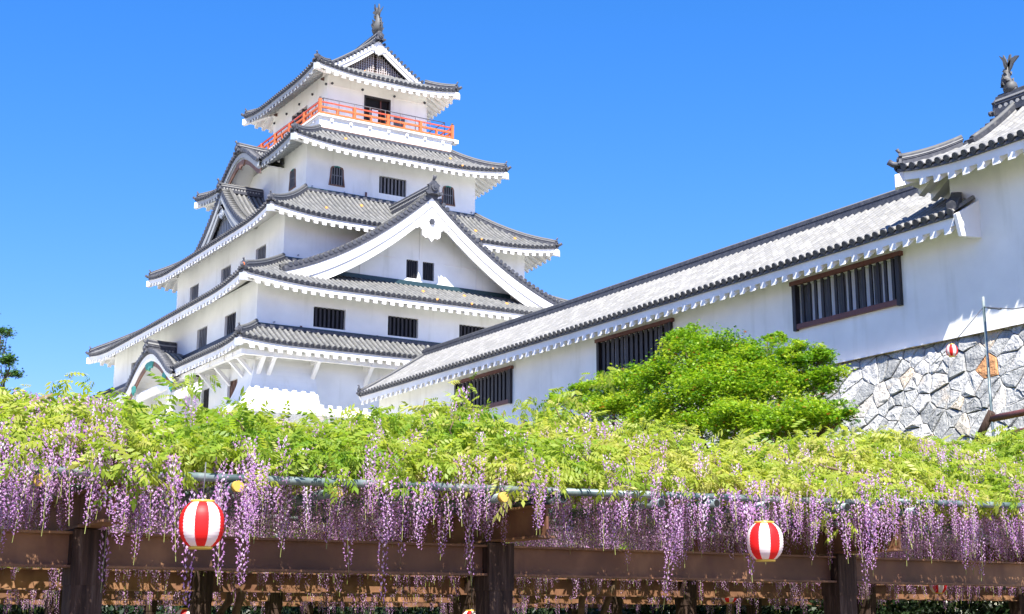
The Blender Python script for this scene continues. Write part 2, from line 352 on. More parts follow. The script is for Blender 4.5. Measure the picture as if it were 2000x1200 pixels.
def skirt(parent, out, inn, z0, z1, wall, name='roof', cuts=None, k=.3, lift=.42, Lc=5.5, ridge_top=True, roll='tile_roll', pan='tile_pan', emblem='tile_dark', skips=None, flashm='flash'):
    """hipped skirt roof between the rectangles out (eave) and inn"""
    t = MB(); ev = MB(); rd = MB()
    runs = {0: inn[2]-out[2], 1: out[3]-inn[3], 2: inn[0]-out[0], 3: out[1]-inn[1]}
    walls = {0: wall[2]-out[2], 1: out[3]-wall[3], 2: wall[0]-out[0], 3: out[1]-wall[1]}
    inhalf = {0: (inn[1]-inn[0])/2, 1: (inn[1]-inn[0])/2, 2: (inn[3]-inn[2])/2, 3: (inn[3]-inn[2])/2}
    def Z(s): return z0+(z1-z0)*((1-k)*s+k*s*s)
    for i, (ox, oy, e, n, half) in enumerate(SIDES(out)):
        run = runs[i]; ih = inhalf[i]
        lim = lambda s, half=half, ih=ih: lerp(half, ih, s)
        def P(x, s, half=half, run=run, lim=lim, ox=ox, oy=oy, e=e, n=n):
            d = max(0, lim(s)-abs(x)); L = lift*(1-s)**2*max(0, 1-d/Lc)**2
            return (ox+e[0]*x+n[0]*run*s, oy+e[1]*x+n[1]*run*s, Z(s)+L)
        panel(t, P, lambda s, lim=lim: (-lim(s), lim(s)), -half, half, roll, pan, e=(*e, 0), nx=max(12, int(half*2)), ns=8, length=hypot(run, z1-z0), cut=(cuts or {}).get(i))
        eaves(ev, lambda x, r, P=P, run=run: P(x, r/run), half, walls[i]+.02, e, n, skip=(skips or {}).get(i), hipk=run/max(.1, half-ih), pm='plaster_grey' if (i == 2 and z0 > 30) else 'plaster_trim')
    for cx in (0, 1):
        for cy in (0, 1):
            O = Vector((out[cx], out[2+cy], 0)); I = Vector((inn[cx], inn[2+cy], 0)); pts = []
            for q in range(11):
                s = q/10; p = O.lerp(I, s); p.z = Z(s)+lift*(1-s)**2+.06; pts.append(p)
            d = (O-I).normalized(); pts[0] = pts[0]+d*-.25+Vector((0, 0, .02)); pts[1].z += .0
            ridge_bar(rd, pts)
            # upturned tip and end ornament
            oni(rd, pts[0]+d*.05+Vector((0, 0, -.02)), (d.x, d.y), .62, emblem if (cx, cy) == (0, 0) else 'tile_dark')
            c0 = Vector((O.x, O.y, Z(0)+lift)); rd.tube([c0-d*.35+Vector((0, 0, .04)), c0+d*.02+Vector((0, 0, .1)), c0+d*.16+Vector((0, 0, .2))], [.09, .1, .1], 'tile_dark', 8)
            # corner rafter with its lead-capped end
            W = Vector((wall[cx], wall[2+cy], 0)); sW = min(1, (W-O).length/(I-O).length)
            p0 = c0-d*.02+Vector((0, 0, -.66)); p1 = Vector((W.x, W.y, Z(sW)-.62)); sd = Vector((d.y, -d.x, 0))*.34
            ev.obox(p0-sd/2, p1-p0, sd, (0, 0, .4), 'plaster_trim', 'lead' if cx == 0 else None)
    if ridge_top:
        a0, a1, b0, b1 = inn; h0, h1 = z1-.05, z1+.13
        for q in ((a0-.16, a1+.16, b0-.16, b0+.02), (a0-.16, a1+.16, b1-.02, b1+.16), (a0-.16, a0+.02, b0+.02, b1-.02), (a1-.02, a1+.16, b0+.02, b1-.02)): rd.box(*q, h0, h1, 'tile_dark')
        for q in ((a0-.1, a1+.1, b0-.1, b0+.02), (a0-.1, a1+.1, b1-.02, b1+.1), (a0-.1, a0+.02, b0+.02, b1-.02), (a1-.02, a1+.1, b0+.02, b1-.02)): rd.box(*q, h1, h1+.08, flashm)
    R = t.build(name, parent); ev.build('eave', R); rd.build('ridge', R)
    return R, P

def wall_box(mb, rect, z0, z1, holes, m='plaster', depth=.28):
    """four plastered faces; holes = {side: [(x0,x1,z0,z1), ...]} in world a (front/back) or b (left/right)"""
    a0, a1, b0, b1 = rect
    for side in ('front', 'back', 'left', 'right'):
        H = holes.get(side, []); ax = side in ('front', 'back'); u0, u1 = (a0, a1) if ax else (b0, b1)
        c = {'front': b0, 'back': b1, 'left': a0, 'right': a1}[side]; din = {'front': 1, 'back': -1, 'left': 1, 'right': -1}[side]*depth
        pt = (lambda u, z, d=0: (u, c+d, z)) if ax else (lambda u, z, d=0: (c+d, u, z))
        U = sorted({u0, u1, *[h[0] for h in H], *[h[1] for h in H]}); Zs = sorted({z0, z1, *[h[2] for h in H], *[h[3] for h in H]})
        for i in range(len(U)-1):
            for j in range(len(Zs)-1):
                um, zm = (U[i]+U[i+1])/2, (Zs[j]+Zs[j+1])/2
                if any(h[0] < um < h[1] and h[2] < zm < h[3] for h in H): continue
                mb.quad(pt(U[i], Zs[j]), pt(U[i+1], Zs[j]), pt(U[i+1], Zs[j+1]), pt(U[i], Zs[j+1]), m)
        for h in H:
            x0, x1, y0, y1 = h
            for p, q in (((x0, y0), (x1, y0)), ((x1, y0), (x1, y1)), ((x1, y1), (x0, y1)), ((x0, y1), (x0, y0))):
                mb.quad(pt(*p), pt(*q), pt(*q, din), pt(*p, din), m)
def window(parent, side, c, x0, x1, z0, z1, bars=7, recess=.1, bm='bar', label=None, back='dark_void', proud=0, frame=None):
    din = {'front': 1, 'back': -1, 'left': 1, 'right': -1}[side]; ax = side in ('front', 'back')
    def bxx(mb, u0, u1, d0, d1, y0, y1, m):
        d0, d1 = sorted((c+din*d0, c+din*d1))
        if ax: mb.box(u0, u1, d0, d1, y0, y1, m)
        else: mb.box(d0, d1, u0, u1, y0, y1, m)
    g = MB(); bxx(g, x0-.02, x1+.02, .25, .3, z0-.02, z1+.02, back)
    W = g.build('window', parent, label)
    b = MB(); bw = (x1-x0)/(bars*2.1+1.1)
    for i in range(bars):
        u = x0+bw*1.1+i*bw*2.1; bxx(b, u, u+bw, recess, recess+.045, z0+.002, z1-.002, bm)
    b.build('window_bars', W)
    return W

def verge_gable(parent, C, e, n, half, zb, H, k, back, wall_d, name='gable', board=.75, wins=None, infill='plaster', low_back=None, zc=None, orn=1.0, drop=1.2, roll='tile_roll', ridge_h=.4, zmin=-99, bm='plaster_trim', trimf=1.0, teeth=True, oversh=0.0):
    """gable with its own little saddle roof. C = centre (a,b) on the verge plane, e across, n inward; back = length of the ridge"""
    E3 = Vector((*e, 0)); N3 = Vector((*n, 0)); C3 = Vector((*C, 0)); t = MB(); br = MB(); rd = MB(); gw = MB()
    Z = lambda s: zb+H*((1-k)*s+k*s*s)
    for sg in (-1, 1):
        def P(x, s, sg=sg): return tuple(C3+E3*(sg*half*(1-s))+N3*x+Vector((0, 0, Z(s))))
        lim = lambda s: (0.02, back if (low_back is None or Z(s) > zc) else low_back)
        panel(t, P, lim, .45, back, roll, 'tile_pan', e=N3, nx=8, ns=12, length=hypot(half, H), disc=False)
        # verge: short rolls pointing forward, with their round ends
        L = 0; prev = Vector(P(0, 0)); last = 0; q = 0
        for i in range(1, 401):
            s = i/400; p = Vector(P(0, s)); L += (p-prev).length; prev = p
            if L-last > .32 and s < .985:
                last = L; q += 1
                t.tube([p-N3*.1+Vector((0, 0, .14)), p+N3*.42+Vector((0, 0, .14))], .135, 'tile_roll', 8, m_cap='tile_dark')
        pts = [Vector(P(.5, i/14))+Vector((0, 0, .02)) for i in range(15)]
        t.sweep(pts, [(-.1, -.02), (-.1, .27), (.1, .27), (.1, -.02)], 'tile_roll', side=tuple(N3))
        # bargeboards, two steps
        for off, dep, top, bot, m in ((-.02, .12, -.2, -.2-board*.5, bm), (.05, .12, -.2-board*.45, -.2-board, bm), (-.06, .5, .1, -.21, 'tile_dark')):
            pf = []; pb = []
            for i in range(19):
                s = i/18
                ex = (1-s)*.0
                a = C3+E3*(sg*half*(1-s))+N3*off; za = Z(s)
                th = 1.0+.12*(1-s)
                pf.append((a+Vector((0, 0, max(zmin+.02, za+top*th))), a+Vector((0, 0, max(zmin, za+bot*th*trimf if m != 'tile_dark' else za+bot)))))
            for i in range(18):
                A0, B0 = pf[i]; A1, B1 = pf[i+1]; D = N3*dep
                for qd in ((A0, A1, B1, B0), (A0+D, B0+D, B1+D, A1+D), (B0, B1, B1+D, B0+D), (A0, A0+D, A1+D, A1)): br.quad(*qd, m)
            A0, B0 = pf[0]; D = N3*dep; br.quad(A0, B0, B0+D, A0+D, m)
    # infill wall
    wz = [(x, Z(1-abs(x)/half)-board*.8) for x in [half*(-1+2*i/24) for i in range(25)]]
    zbase = zb-drop
    W = N3*wall_d; holes = wins or []
    U = sorted({x for x, _ in wz} | {h[0] for h in holes} | {h[1] for h in holes})
    ztop = lambda x: Z(1-min(1, abs(x)/half))-.14
    pt = lambda x, z, d=0: tuple(C3+E3*x+W+N3*d+Vector((0, 0, z)))
    for i in range(len(U)-1):
        x0, x1 = U[i], U[i+1]; h = next((h for h in holes if h[0] < (x0+x1)/2 < h[1]), None)
        if h: gw.quad(pt(x0, zbase), pt(x1, zbase), pt(x1, h[2]), pt(x0, h[2]), infill); gw.quad(pt(x0, h[3]), pt(x1, h[3]), pt(x1, ztop(x1)), pt(x0, ztop(x0)), infill)
        else: gw.quad(pt(x0, zbase), pt(x1, zbase), pt(x1, ztop(x1)), pt(x0, ztop(x0)), infill)
    for h in holes:
        x0, x1, y0, y1 = h
        for p, q in (((x0, y0), (x1, y0)), ((x1, y0), (x1, y1)), ((x1, y1), (x0, y1)), ((x0, y1), (x0, y0))): gw.quad(pt(*p), pt(*q), pt(*q, .25), pt(*p, .25), infill)
    # soffit of the projecting verge
    for sg in (-1, 1):
        for i in range(12):
            s0, s1 = i/12, (i+1)/12
            q = [C3+E3*(sg*half*(1-s))+N3*d+Vector((0, 0, Z(s)-.12)) for s, d in ((s0, .1), (s1, .1), (s1, wall_d), (s0, wall_d))]
            gw.quad(*q, 'plaster_trim')
    # ridge
    top = Z(1); pr = [C3+N3*d+Vector((0, 0, top+.02)) for d in (-.12, back*.5, back)]
    ridge_bar(rd, pr, .42, ridge_h, .12)
    oni(rd, C3-N3*.18+Vector((0, 0, top+.02)), (-n[0], -n[1]), orn)
    # round-tile pattern in the flank of the ridge
    for d in np.arange(.1, back-.1, .2):
        for sg in (-1, 1):
            c = C3+N3*d+Vector((0, 0, top+.02+ridge_h*.3)); rd.tube([c+E3*sg*.19, c+E3*sg*.235], .06, 'mortar', 8)
    R = t.build(name, parent); br.build('bargeboard', R); gw.build('gable_wall', R); rd.build('gable_ridge', R)
    return R, Z

def pendant(mb, c, e, n, s=1.0, m='plaster_trim', boss=True):
    """carved gable pendant"""
    e = Vector((*e, 0)); n = Vector((*n, 0)); c = Vector(c); z = Vector((0, 0, 1))
    half = [(0, .25), (.25, .22), (.5, .02), (.75, -.25), (1.05, -.45), (.85, -.42), (.8, -.55), (.62, -.42), (.55, -.56), (.42, -.4), (.5, -.62), (.47, -.85), (.32, -.95), (.17, -.9), (0, -1.12)]
    pts = half+[(-x, y) for x, y in half[-2:0:-1]]
    mb.prism([c+e*(x*s)+z*(y*s) for x, y in pts], n*.14, m)
    for sg in (-1, 1): mb.tube([c-n*.03+e*(sg*.27*s)-z*.62*s, c+n*.05+e*(sg*.27*s)-z*.62*s], .2*s, m, 12)
    if boss: mb.tube([c-n*.1-z*.12*s, c+n*.05-z*.12*s], .15*s, 'tile_dark', 6)

# ------------------------------------------------------------------ ground and terrain
def terrain():
    V = []; Fc = []; n = 120
    xs = np.concatenate([np.linspace(-900, -60, 8), np.linspace(-50, 110, 80), np.linspace(125, 900, 8)]); ys = np.concatenate([np.linspace(-400, -30, 8), np.linspace(-20, 150, 86), np.linspace(165, 1200, 8)])
    def sst(t): t = max(0, min(1, t)); return t*t*(3-2*t)
    for y in ys:
        for x in xs:
            d = max(sst((y-42)/12), sst((x-29)/2.6)*1)*5.2
            up = 4.6*sst((x-34.5)/1.5) if y < 69 else 0
            hill = max(0, sst((y-68)/3)*6.5*sst((x-20)/5))
            far = -30*sst((hypot(x-40, y-60)-90)/200)
            V.append((x, y, max(d+up, d+hill)+far+.06*sin(x*1.3)*sin(y*.9)-.02))
    w_ = len(xs)
    for j in range(len(ys)-1):
        for i in range(w_-1): Fc.append((j*w_+i, j*w_+i+1, (j+1)*w_+i+1, (j+1)*w_+i))
    o = mesh_np('ground', np.array(V), np.array(Fc), ['earth', 'undergrowth', 'pale_gravel'], np.array([0 if (np.mean([V[k][2] for k in f]) < .3 and V[f[0]][1] < 44 and V[f[0]][0] < 27) else (1 if 38 < V[f[0]][1] < 60 and V[f[0]][0] < 29.5 else 2) for f in Fc]))
    struct(o)
terrain()
s = MB(); s.quad((-9000, -9000, -31), (9000, -9000, -31), (9000, 12000, -31), (-9000, 12000, -31), 'undergrowth'); struct(s.build('far_ground'))

# ------------------------------------------------------------------ castle keep
K = empty('castle_keep', (39.3, 85.6, 12.9), 'white five-storey castle keep with grey tiled roofs and a vermilion balcony', 'castle')
CB = 85.6
L2 = (27.98, 50.70, 72.13, 99.07); L3 = (30.98, 47.70, 75.98, 95.22); L4 = (33.29, 45.39, 78.45, 92.75); L5 = (35.70, 42.98, 80.92, 90.28)
BAL = (34.55, 44.15, 79.5, 91.7)
grow = lambda R, o: (R[0]-o, R[1]+o, R[2]-o, R[3]+o)
# window lists: (side, plane, x0, x1, z0, z1)
W2f = [(31.34, 33.3), (35.98, 37.95), (40.7, 42.6), (45.3, 47.2)]
W2l = [(75.33, 77.1), (80.03, 81.8), (93.2, 95.0)]
W3l = [(78.77, 80.42), (84.69, 86.45), (90.73, 92.47)]
def add_wall(rect, z0, z1, holes):
    m = MB(); wall_box(m, rect, z0, z1, holes); return m.build('wall', K)
# ground storey: wall, flared stone-drop bays and braces
add_wall(L2, 11.5, 17.0, {'left': [(74.65, 76.2, 13.35, 14.9), (79.2, 80.5, 13.6, 15.0)]})
window(K, 'left', L2[0], 74.65, 76.2, 13.35, 14.9, 6, bm='kato_frame'); window(K, 'left', L2[0], 79.2, 80.5, 13.6, 15.0, 5)
def flare(mb, x0, x1, c, side, z_top=15.6, z_bot=12.95, out=.95, corner=0):
    pts = []; n = 10
    for i in range(n+1):
        t = i/n; pts.append((z_top-(z_top-z_bot)*t, .01+out*t**1.9))
    f = (lambda u, d, z: (u, c-d, z)) if side == 'front' else (lambda u, d, z: (c-d, u, z))
    g0 = []; g1 = []
    for z, d in pts:
        g0.append(f(x0-(d if corner else 0), d, z)); g1.append(f(x1, d, z))
    for i in range(n):
        mb.quad(g0[i], g1[i], g1[i+1], g0[i+1], 'plaster')
        mb.quad(f(x1, 0, pts[i][0]), g1[i], g1[i+1], f(x1, 0, pts[i+1][0]), 'plaster')
        if not corner: mb.quad(f(x0, 0, pts[i][0]), g0[i], g0[i+1], f(x0, 0, pts[i+1][0]), 'plaster')
    zb, d = pts[-1]
    mb.quad(f(x0-(d if corner else 0), d, zb), f(x1, d, zb), f(x1, d-.04, zb-.32), f(x0-(d if corner else 0)+.04, d-.04, zb-.32), 'plaster_trim')
    mb.quad(f(x0-(d if corner else 0), d-.04, zb-.32), f(x1, d-.04, zb-.32), f(x1, -.1, zb-.32), f(x0, -.1, zb-.32), 'plaster_trim')
m = MB(); flare(m, 27.98, 31.55, L2[2], 'front', corner=1); flare(m, 72.13, 74.2, L2[0], 'left', corner=1)
m.build('stone_drop_bay', K)
# braces and eave beam under the first roof
m = MB(); zb = 15.62
m.box(26.75, 27.0, 71.2, 100, zb-.02, zb+.26, 'plaster_trim'); m.build('eave_beam', K); m = MB(); m.box(26.75, 51.9, 70.95, 71.2, zb-.02, zb+.26, 'plaster_trim'); m.build('eave_beam', K)
for x in (28.15, 28.75, 31.35, 34.6, 37.9, 41.2, 44.5, 47.8):
    m = MB(); m.obox((x-.11, 72.15, zb-1.0), (.22, 0, 0), (0, -.95, .95), (0, 0, .26), 'plaster_trim'); m.box(x-.13, x+.13, 70.9, 72.14, zb-.05, zb+.22, 'plaster_trim'); m.build('eave_brace', K)
for y in (72.35, 73.6, 75.9, 78.4, 80.9, 83.5):
    m = MB(); m.obox((28.0, y-.11, zb-1.0), (0, .22, 0), (-.95, 0, .95), (0, 0, .26), 'plaster_trim'); m.box(26.7, 27.97, y-.13, y+.13, zb-.05, zb+.22, 'plaster_trim'); m.build('eave_brace', K)
r1 = grow(L2, 1.68)
kskip = {2: lambda x: abs(x) < 4.1}
skirt(K, r1, L2, 16.32, 17.42, L2, k=.1, lift=.25, Lc=3.5, skips=kskip, cuts={2: lambda x, s_: abs(x) < 3.9})
add_wall(L2, 17.0, 20.12, {'front': [(a, b, 17.76, 18.92) for a, b in W2f], 'left': [(a, b, 17.6, 18.86) for a, b in W2l]})
for a, b in W2f: window(K, 'front', L2[2], a, b, 17.76, 18.92, 7)
for a, b in W2l: window(K, 'left', L2[0], a, b, 17.6, 18.86, 6, bm='bar_grey' if a > 76 else 'bar')
r2 = grow(L2, 1.5); skirt(K, r2, L3, 19.78, 22.4, L2, k=.06, lift=.42, Lc=5.5, emblem='vermilion_faded')
add_wall(L3, 21.5, 25.62, {'left': [(a, b, 22.9, 24.02) for a, b in W3l]})
for a, b in W3l: window(K, 'left', L3[0], a, b, 22.9, 24.02, 6, bm='bar_grey')
r3 = grow(L3, 1.65); skirt(K, r3, L4, 24.98, 27.7, L3, k=.3, lift=.42, Lc=4.5)
add_wall(L4, 27.0, 31.0, {'front': [(38.32, 40.27, 28.33, 29.49)]})
window(K, 'front', L4[2], 38.32, 40.27, 28.33, 29.49, 7, bm='bar_grey')
r4 = grow(L4, 1.62); skirt(K, r4, BAL, 30.48, 32.15, L4, k=.25, lift=.42, Lc=4.5, flashm='kato_frame', skips={2: lambda x: abs(x) < 2.9}, cuts={2: lambda x, s_: abs(x) < 2.7 and s_ < .6})
def kato(side, c, x0, x1, z0, z1):
    """bell-shaped window set on the plaster"""
    f = (lambda u, d, z: Vector((u, c-d, z))) if side == 'front' else (lambda u, d, z: Vector((c-d, u, z)))
    xm = (x0+x1)/2; h = z1-z0; hw = (x1-x0)/2
    prof = lambda g: [(xm-hw-.02+g, z0+g), (xm-hw+.06+g, z0+h*.45), (xm-hw+.09+g, z1-.22), (xm-hw+.16+g, z1-.08-g), (xm-.2, z1-.03-g), (xm, z1-g*.8), (xm+.2, z1-.03-g), (xm+hw-.16-g, z1-.08-g), (xm+hw-.09-g, z1-.22), (xm+hw-.06-g, z0+h*.45), (xm+hw+.02-g, z0+g)]
    m = MB(); A = prof(0); B = prof(.085)
    for i in range(len(A)):
        j = (i+1) % len(A); a0, a1, b0, b1 = A[i], A[j], B[i], B[j]; mm = 'verdigris' if i in (4, 5) else 'kato_frame'
        m.quad(f(a0[0], .05, a0[1]), f(a1[0], .05, a1[1]), f(b1[0], .05, b1[1]), f(b0[0], .05, b0[1]), mm)
        m.quad(f(a0[0], 0, a0[1]), f(a1[0], 0, a1[1]), f(a1[0], .05, a1[1]), f(a0[0], .05, a0[1]), mm)
        m.quad(f(b0[0], .004, b0[1]), f(b1[0], .004, b1[1]), f(b1[0], .05, b1[1]), f(b0[0], .05, b0[1]), mm)
    W = m.build('window', K, 'bell-shaped window with a brown frame')
    g = MB(); g.face([g.vert(f(x, .006, z)) for x, z in B], 'dark_void'); g.build('pane', W)
    b = MB(); n = 5; bw = (x1-x0-.3)/(2*n-1)
    for i in range(n):
        u = x0+.15+i*2*bw; b.obox(f(u, .012, z0+.08), f(u+bw*.8, .012, z0+.08)-f(u, .012, z0+.08), f(0, .035, 0)-f(0, 0, 0), (0, 0, h-.2), 'bar_grey')
    b.obox(f(x0+.08, .01, z0+h*.5), f(x1-.08, .01, 0)-f(x0+.08, .01, 0), f(0, .04, 0)-f(0, 0, 0), (0, 0, .06), 'bar_grey'); b.build('window_bars', W)
kato('front', L4[2], 34.83, 35.9, 28.28, 29.6); kato('front', L4[2], 42.83, 43.85, 28.28, 29.6); kato('left', L4[0], 80.0, 81.05, 28.3, 29.63)
# small wall fittings: weep pipes and iron hooks
m = MB()
for x, z, c in ((30.6, 17.55, L2[2]), (35.3, 17.5, L2[2]), (37.4, 28.05, L4[2])): m = MB(); m.box(x-.06, x+.06, c-.05, c+.02, z-.12, z+.16, 'frame_brown'); m.build('drain_pipe', K)
for x, z in ((29.0, 17.75), (31.25, 17.55), (33.5, 17.45), (35.8, 17.5), (38.2, 17.5)): m = MB(); m.tube([(x, L2[2], z), (x, L2[2]-.09, z)], .05, 'lead', 8); m.build('wall_hook', K)
for x, z in ((33.7, 28.0), (35.9, 27.95), (38.3, 27.85), (45.1, 28.05)): m = MB(); m.tube([(x, L4[2], z), (x, L4[2]-.09, z)], .05, 'lead', 8); m.build('wall_hook', K)
m = MB()
m.tube([(31.9, L3[2], 22.8), (31.9, L3[2]-.09, 22.8)], .05, 'lead', 8)
m.build('wall_hook', K)

# balcony
B = MB(); a0, a1, b0, b1 = BAL
B.box(a0, a1, b0, b1, 31.9, 33.02, 'plaster'); B.box(a0-.05, a1+.05, b0-.05, b1+.05, 33.02, 33.12, 'plaster_trim'); B.box(a0-.16, a1+.16, b0-.16, b1+.16, 33.12, 33.24, 'plaster_trim')
for x in np.arange(a0+.8, a1, 1.35): B.box(x-.1, x+.1, b0-.10, b0+.02, 32.86, 33.02, 'plaster_trim')
for y in np.arange(b0+.8, b1, 1.35): B.box(a0-.10, a0+.02, y-.1, y+.1, 32.86, 33.02, 'plaster_trim')
B.box(a1+.16, a1+.42, b0-.2, b0+.3, 32.98, 33.24, 'plaster_trim')
B.build('balcony', K)
Rr = MB(); ra = (a0-.02, a1+.02, b0-.02, b1+.02)
def rail_run(p, q, posts):
    p = Vector((*p, 0)); q = Vector((*q, 0)); d = (q-p); L = d.length; d.normalize(); r = Vector((-d.y, d.x, 0))
    def bar(z, h, wd, m): Rr.obox(p-r*wd/2+Vector((0, 0, z))-d*.0, d*L, r*wd, (0, 0, h), m)
    bar(33.28, .13, .15, 'vermilion_faded'); bar(33.68, .12, .12, 'vermilion_faded'); bar(34.04, .075, .09, 'vermilion')
    for i in range(posts+1):
        c = p+d*(L*i/posts); Rr.obox(c-d*.09-r*.095+Vector((0, 0, 33.244)), d*.18, r*.19, (0, 0, .86 if 0 < i < posts else 1.02), 'vermilion_faded')
        if i < posts:
            c = p+d*(L*(i+.5)/posts); Rr.obox(c-d*.06-r*.07+Vector((0, 0, 33.40)), d*.12, r*.14, (0, 0, .28), 'vermilion_faded')
rail_run((ra[0], ra[2]), (ra[1], ra[2]), 4); rail_run((ra[0], ra[2]+.02), (ra[0], ra[3]), 5); rail_run((ra[1], ra[2]+.02), (ra[1], ra[3]), 5); rail_run((ra[0]+.1, ra[3]), (ra[1]-.1, ra[3]), 4)
for x in (ra[0], ra[1]): Rr.tube([(x, ra[2], 34.26), (x, ra[2], 34.40)], [.1, .07], 'tile_dark', 10)
Rr.build('balustrade', K)
Sf = MB(); q = .35
for (p0, p1, n_) in (((a0+q, b0+q), (a1-q, b0+q), 8), ((a0+q, b0+q), (a0+q, b1-q), 10), ((a1-q, b0+q), (a1-q, b1-q), 10)):
    p0 = Vector((*p0, 0)); p1 = Vector((*p1, 0))
    for z in (34.5, 33.5): Sf.tube([p0+Vector((0, 0, z)), p1+Vector((0, 0, z))], .03, 'steel_dark', 6)
    for i in range(n_+1):
        c = p0.lerp(p1, i/n_); Sf.tube([c+Vector((0, 0, 33.24)), c+Vector((0, 0, 34.5))], .028, 'steel_dark', 6)
Sf.build('safety_fence', K)
# top storey
add_wall(L5, 33.2, 37.05, {'front': [(38.3, 40.25, 33.24, 35.75)], 'left': [(84.3, 86.9, 33.24, 35.6)]})
g = MB(); g.box(38.3, 40.25, 81.15, 81.2, 33.24, 35.75, 'dark_void'); D = g.build('door', K)
g = MB(); g.box(38.3, 38.42, 80.9, 81.14, 33.25, 35.74, 'bar'); g.box(40.13, 40.25, 80.9, 81.14, 33.25, 35.74, 'bar'); g.box(38.42, 40.13, 80.9, 81.14, 35.6, 35.74, 'bar')
g.box(38.95, 39.4, 81.06, 81.1, 33.6, 34.9, 'curtain'); g.box(39.55, 39.62, 81.04, 81.14, 33.25, 35.6, 'frame_brown'); g.box(38.42, 40.13, 81.04, 81.13, 34.95, 35.02, 'frame_brown'); g.build('door_frame', D)
g = MB(); g.box(35.93, 35.98, 84.3, 86.9, 33.24, 35.6, 'dark_void'); D = g.build('door', K)
g = MB()
for y in (84.3, 85.15, 86.0, 86.8): g.box(35.7, 35.9, y, y+.1, 33.25, 35.6, 'bar_grey')
g.build('door_frame', D)
g = MB()
for x in (35.7, 38.2, 40.45, 42.95):
    g = MB(); g.box(x-.03, x+.03, 80.895, 80.93, 33.25, 36.1, 'plaster_trim'); g.build('wall_batten', K)
for x0, x1 in ((35.74, 38.16), (40.49, 42.9)): g = MB(); g.box(x0, x1, 80.9, 80.93, 35.9, 36.0, 'plaster_trim'); g.build('wall_batten', K)
g = MB(); g.box(40.5, 41.3, 80.86, 80.925, 33.8, 34.7, 'steel_dark'); g.build('notice_board', K)
g = MB()
for x in (35.95, 38.15, 40.5, 42.8): g = MB(); g.tube([(x, 80.93, 36.05), (x, 80.83, 36.05)], .085, 'tile_dark', 10); g.build('nail_cover', K)
for y in (81.2, 83.4, 85.6, 87.8, 90.0): g = MB(); g.tube([(35.72, y, 36.05), (35.6, y, 36.05)], .085, 'tile_dark', 10); g.build('nail_cover', K)

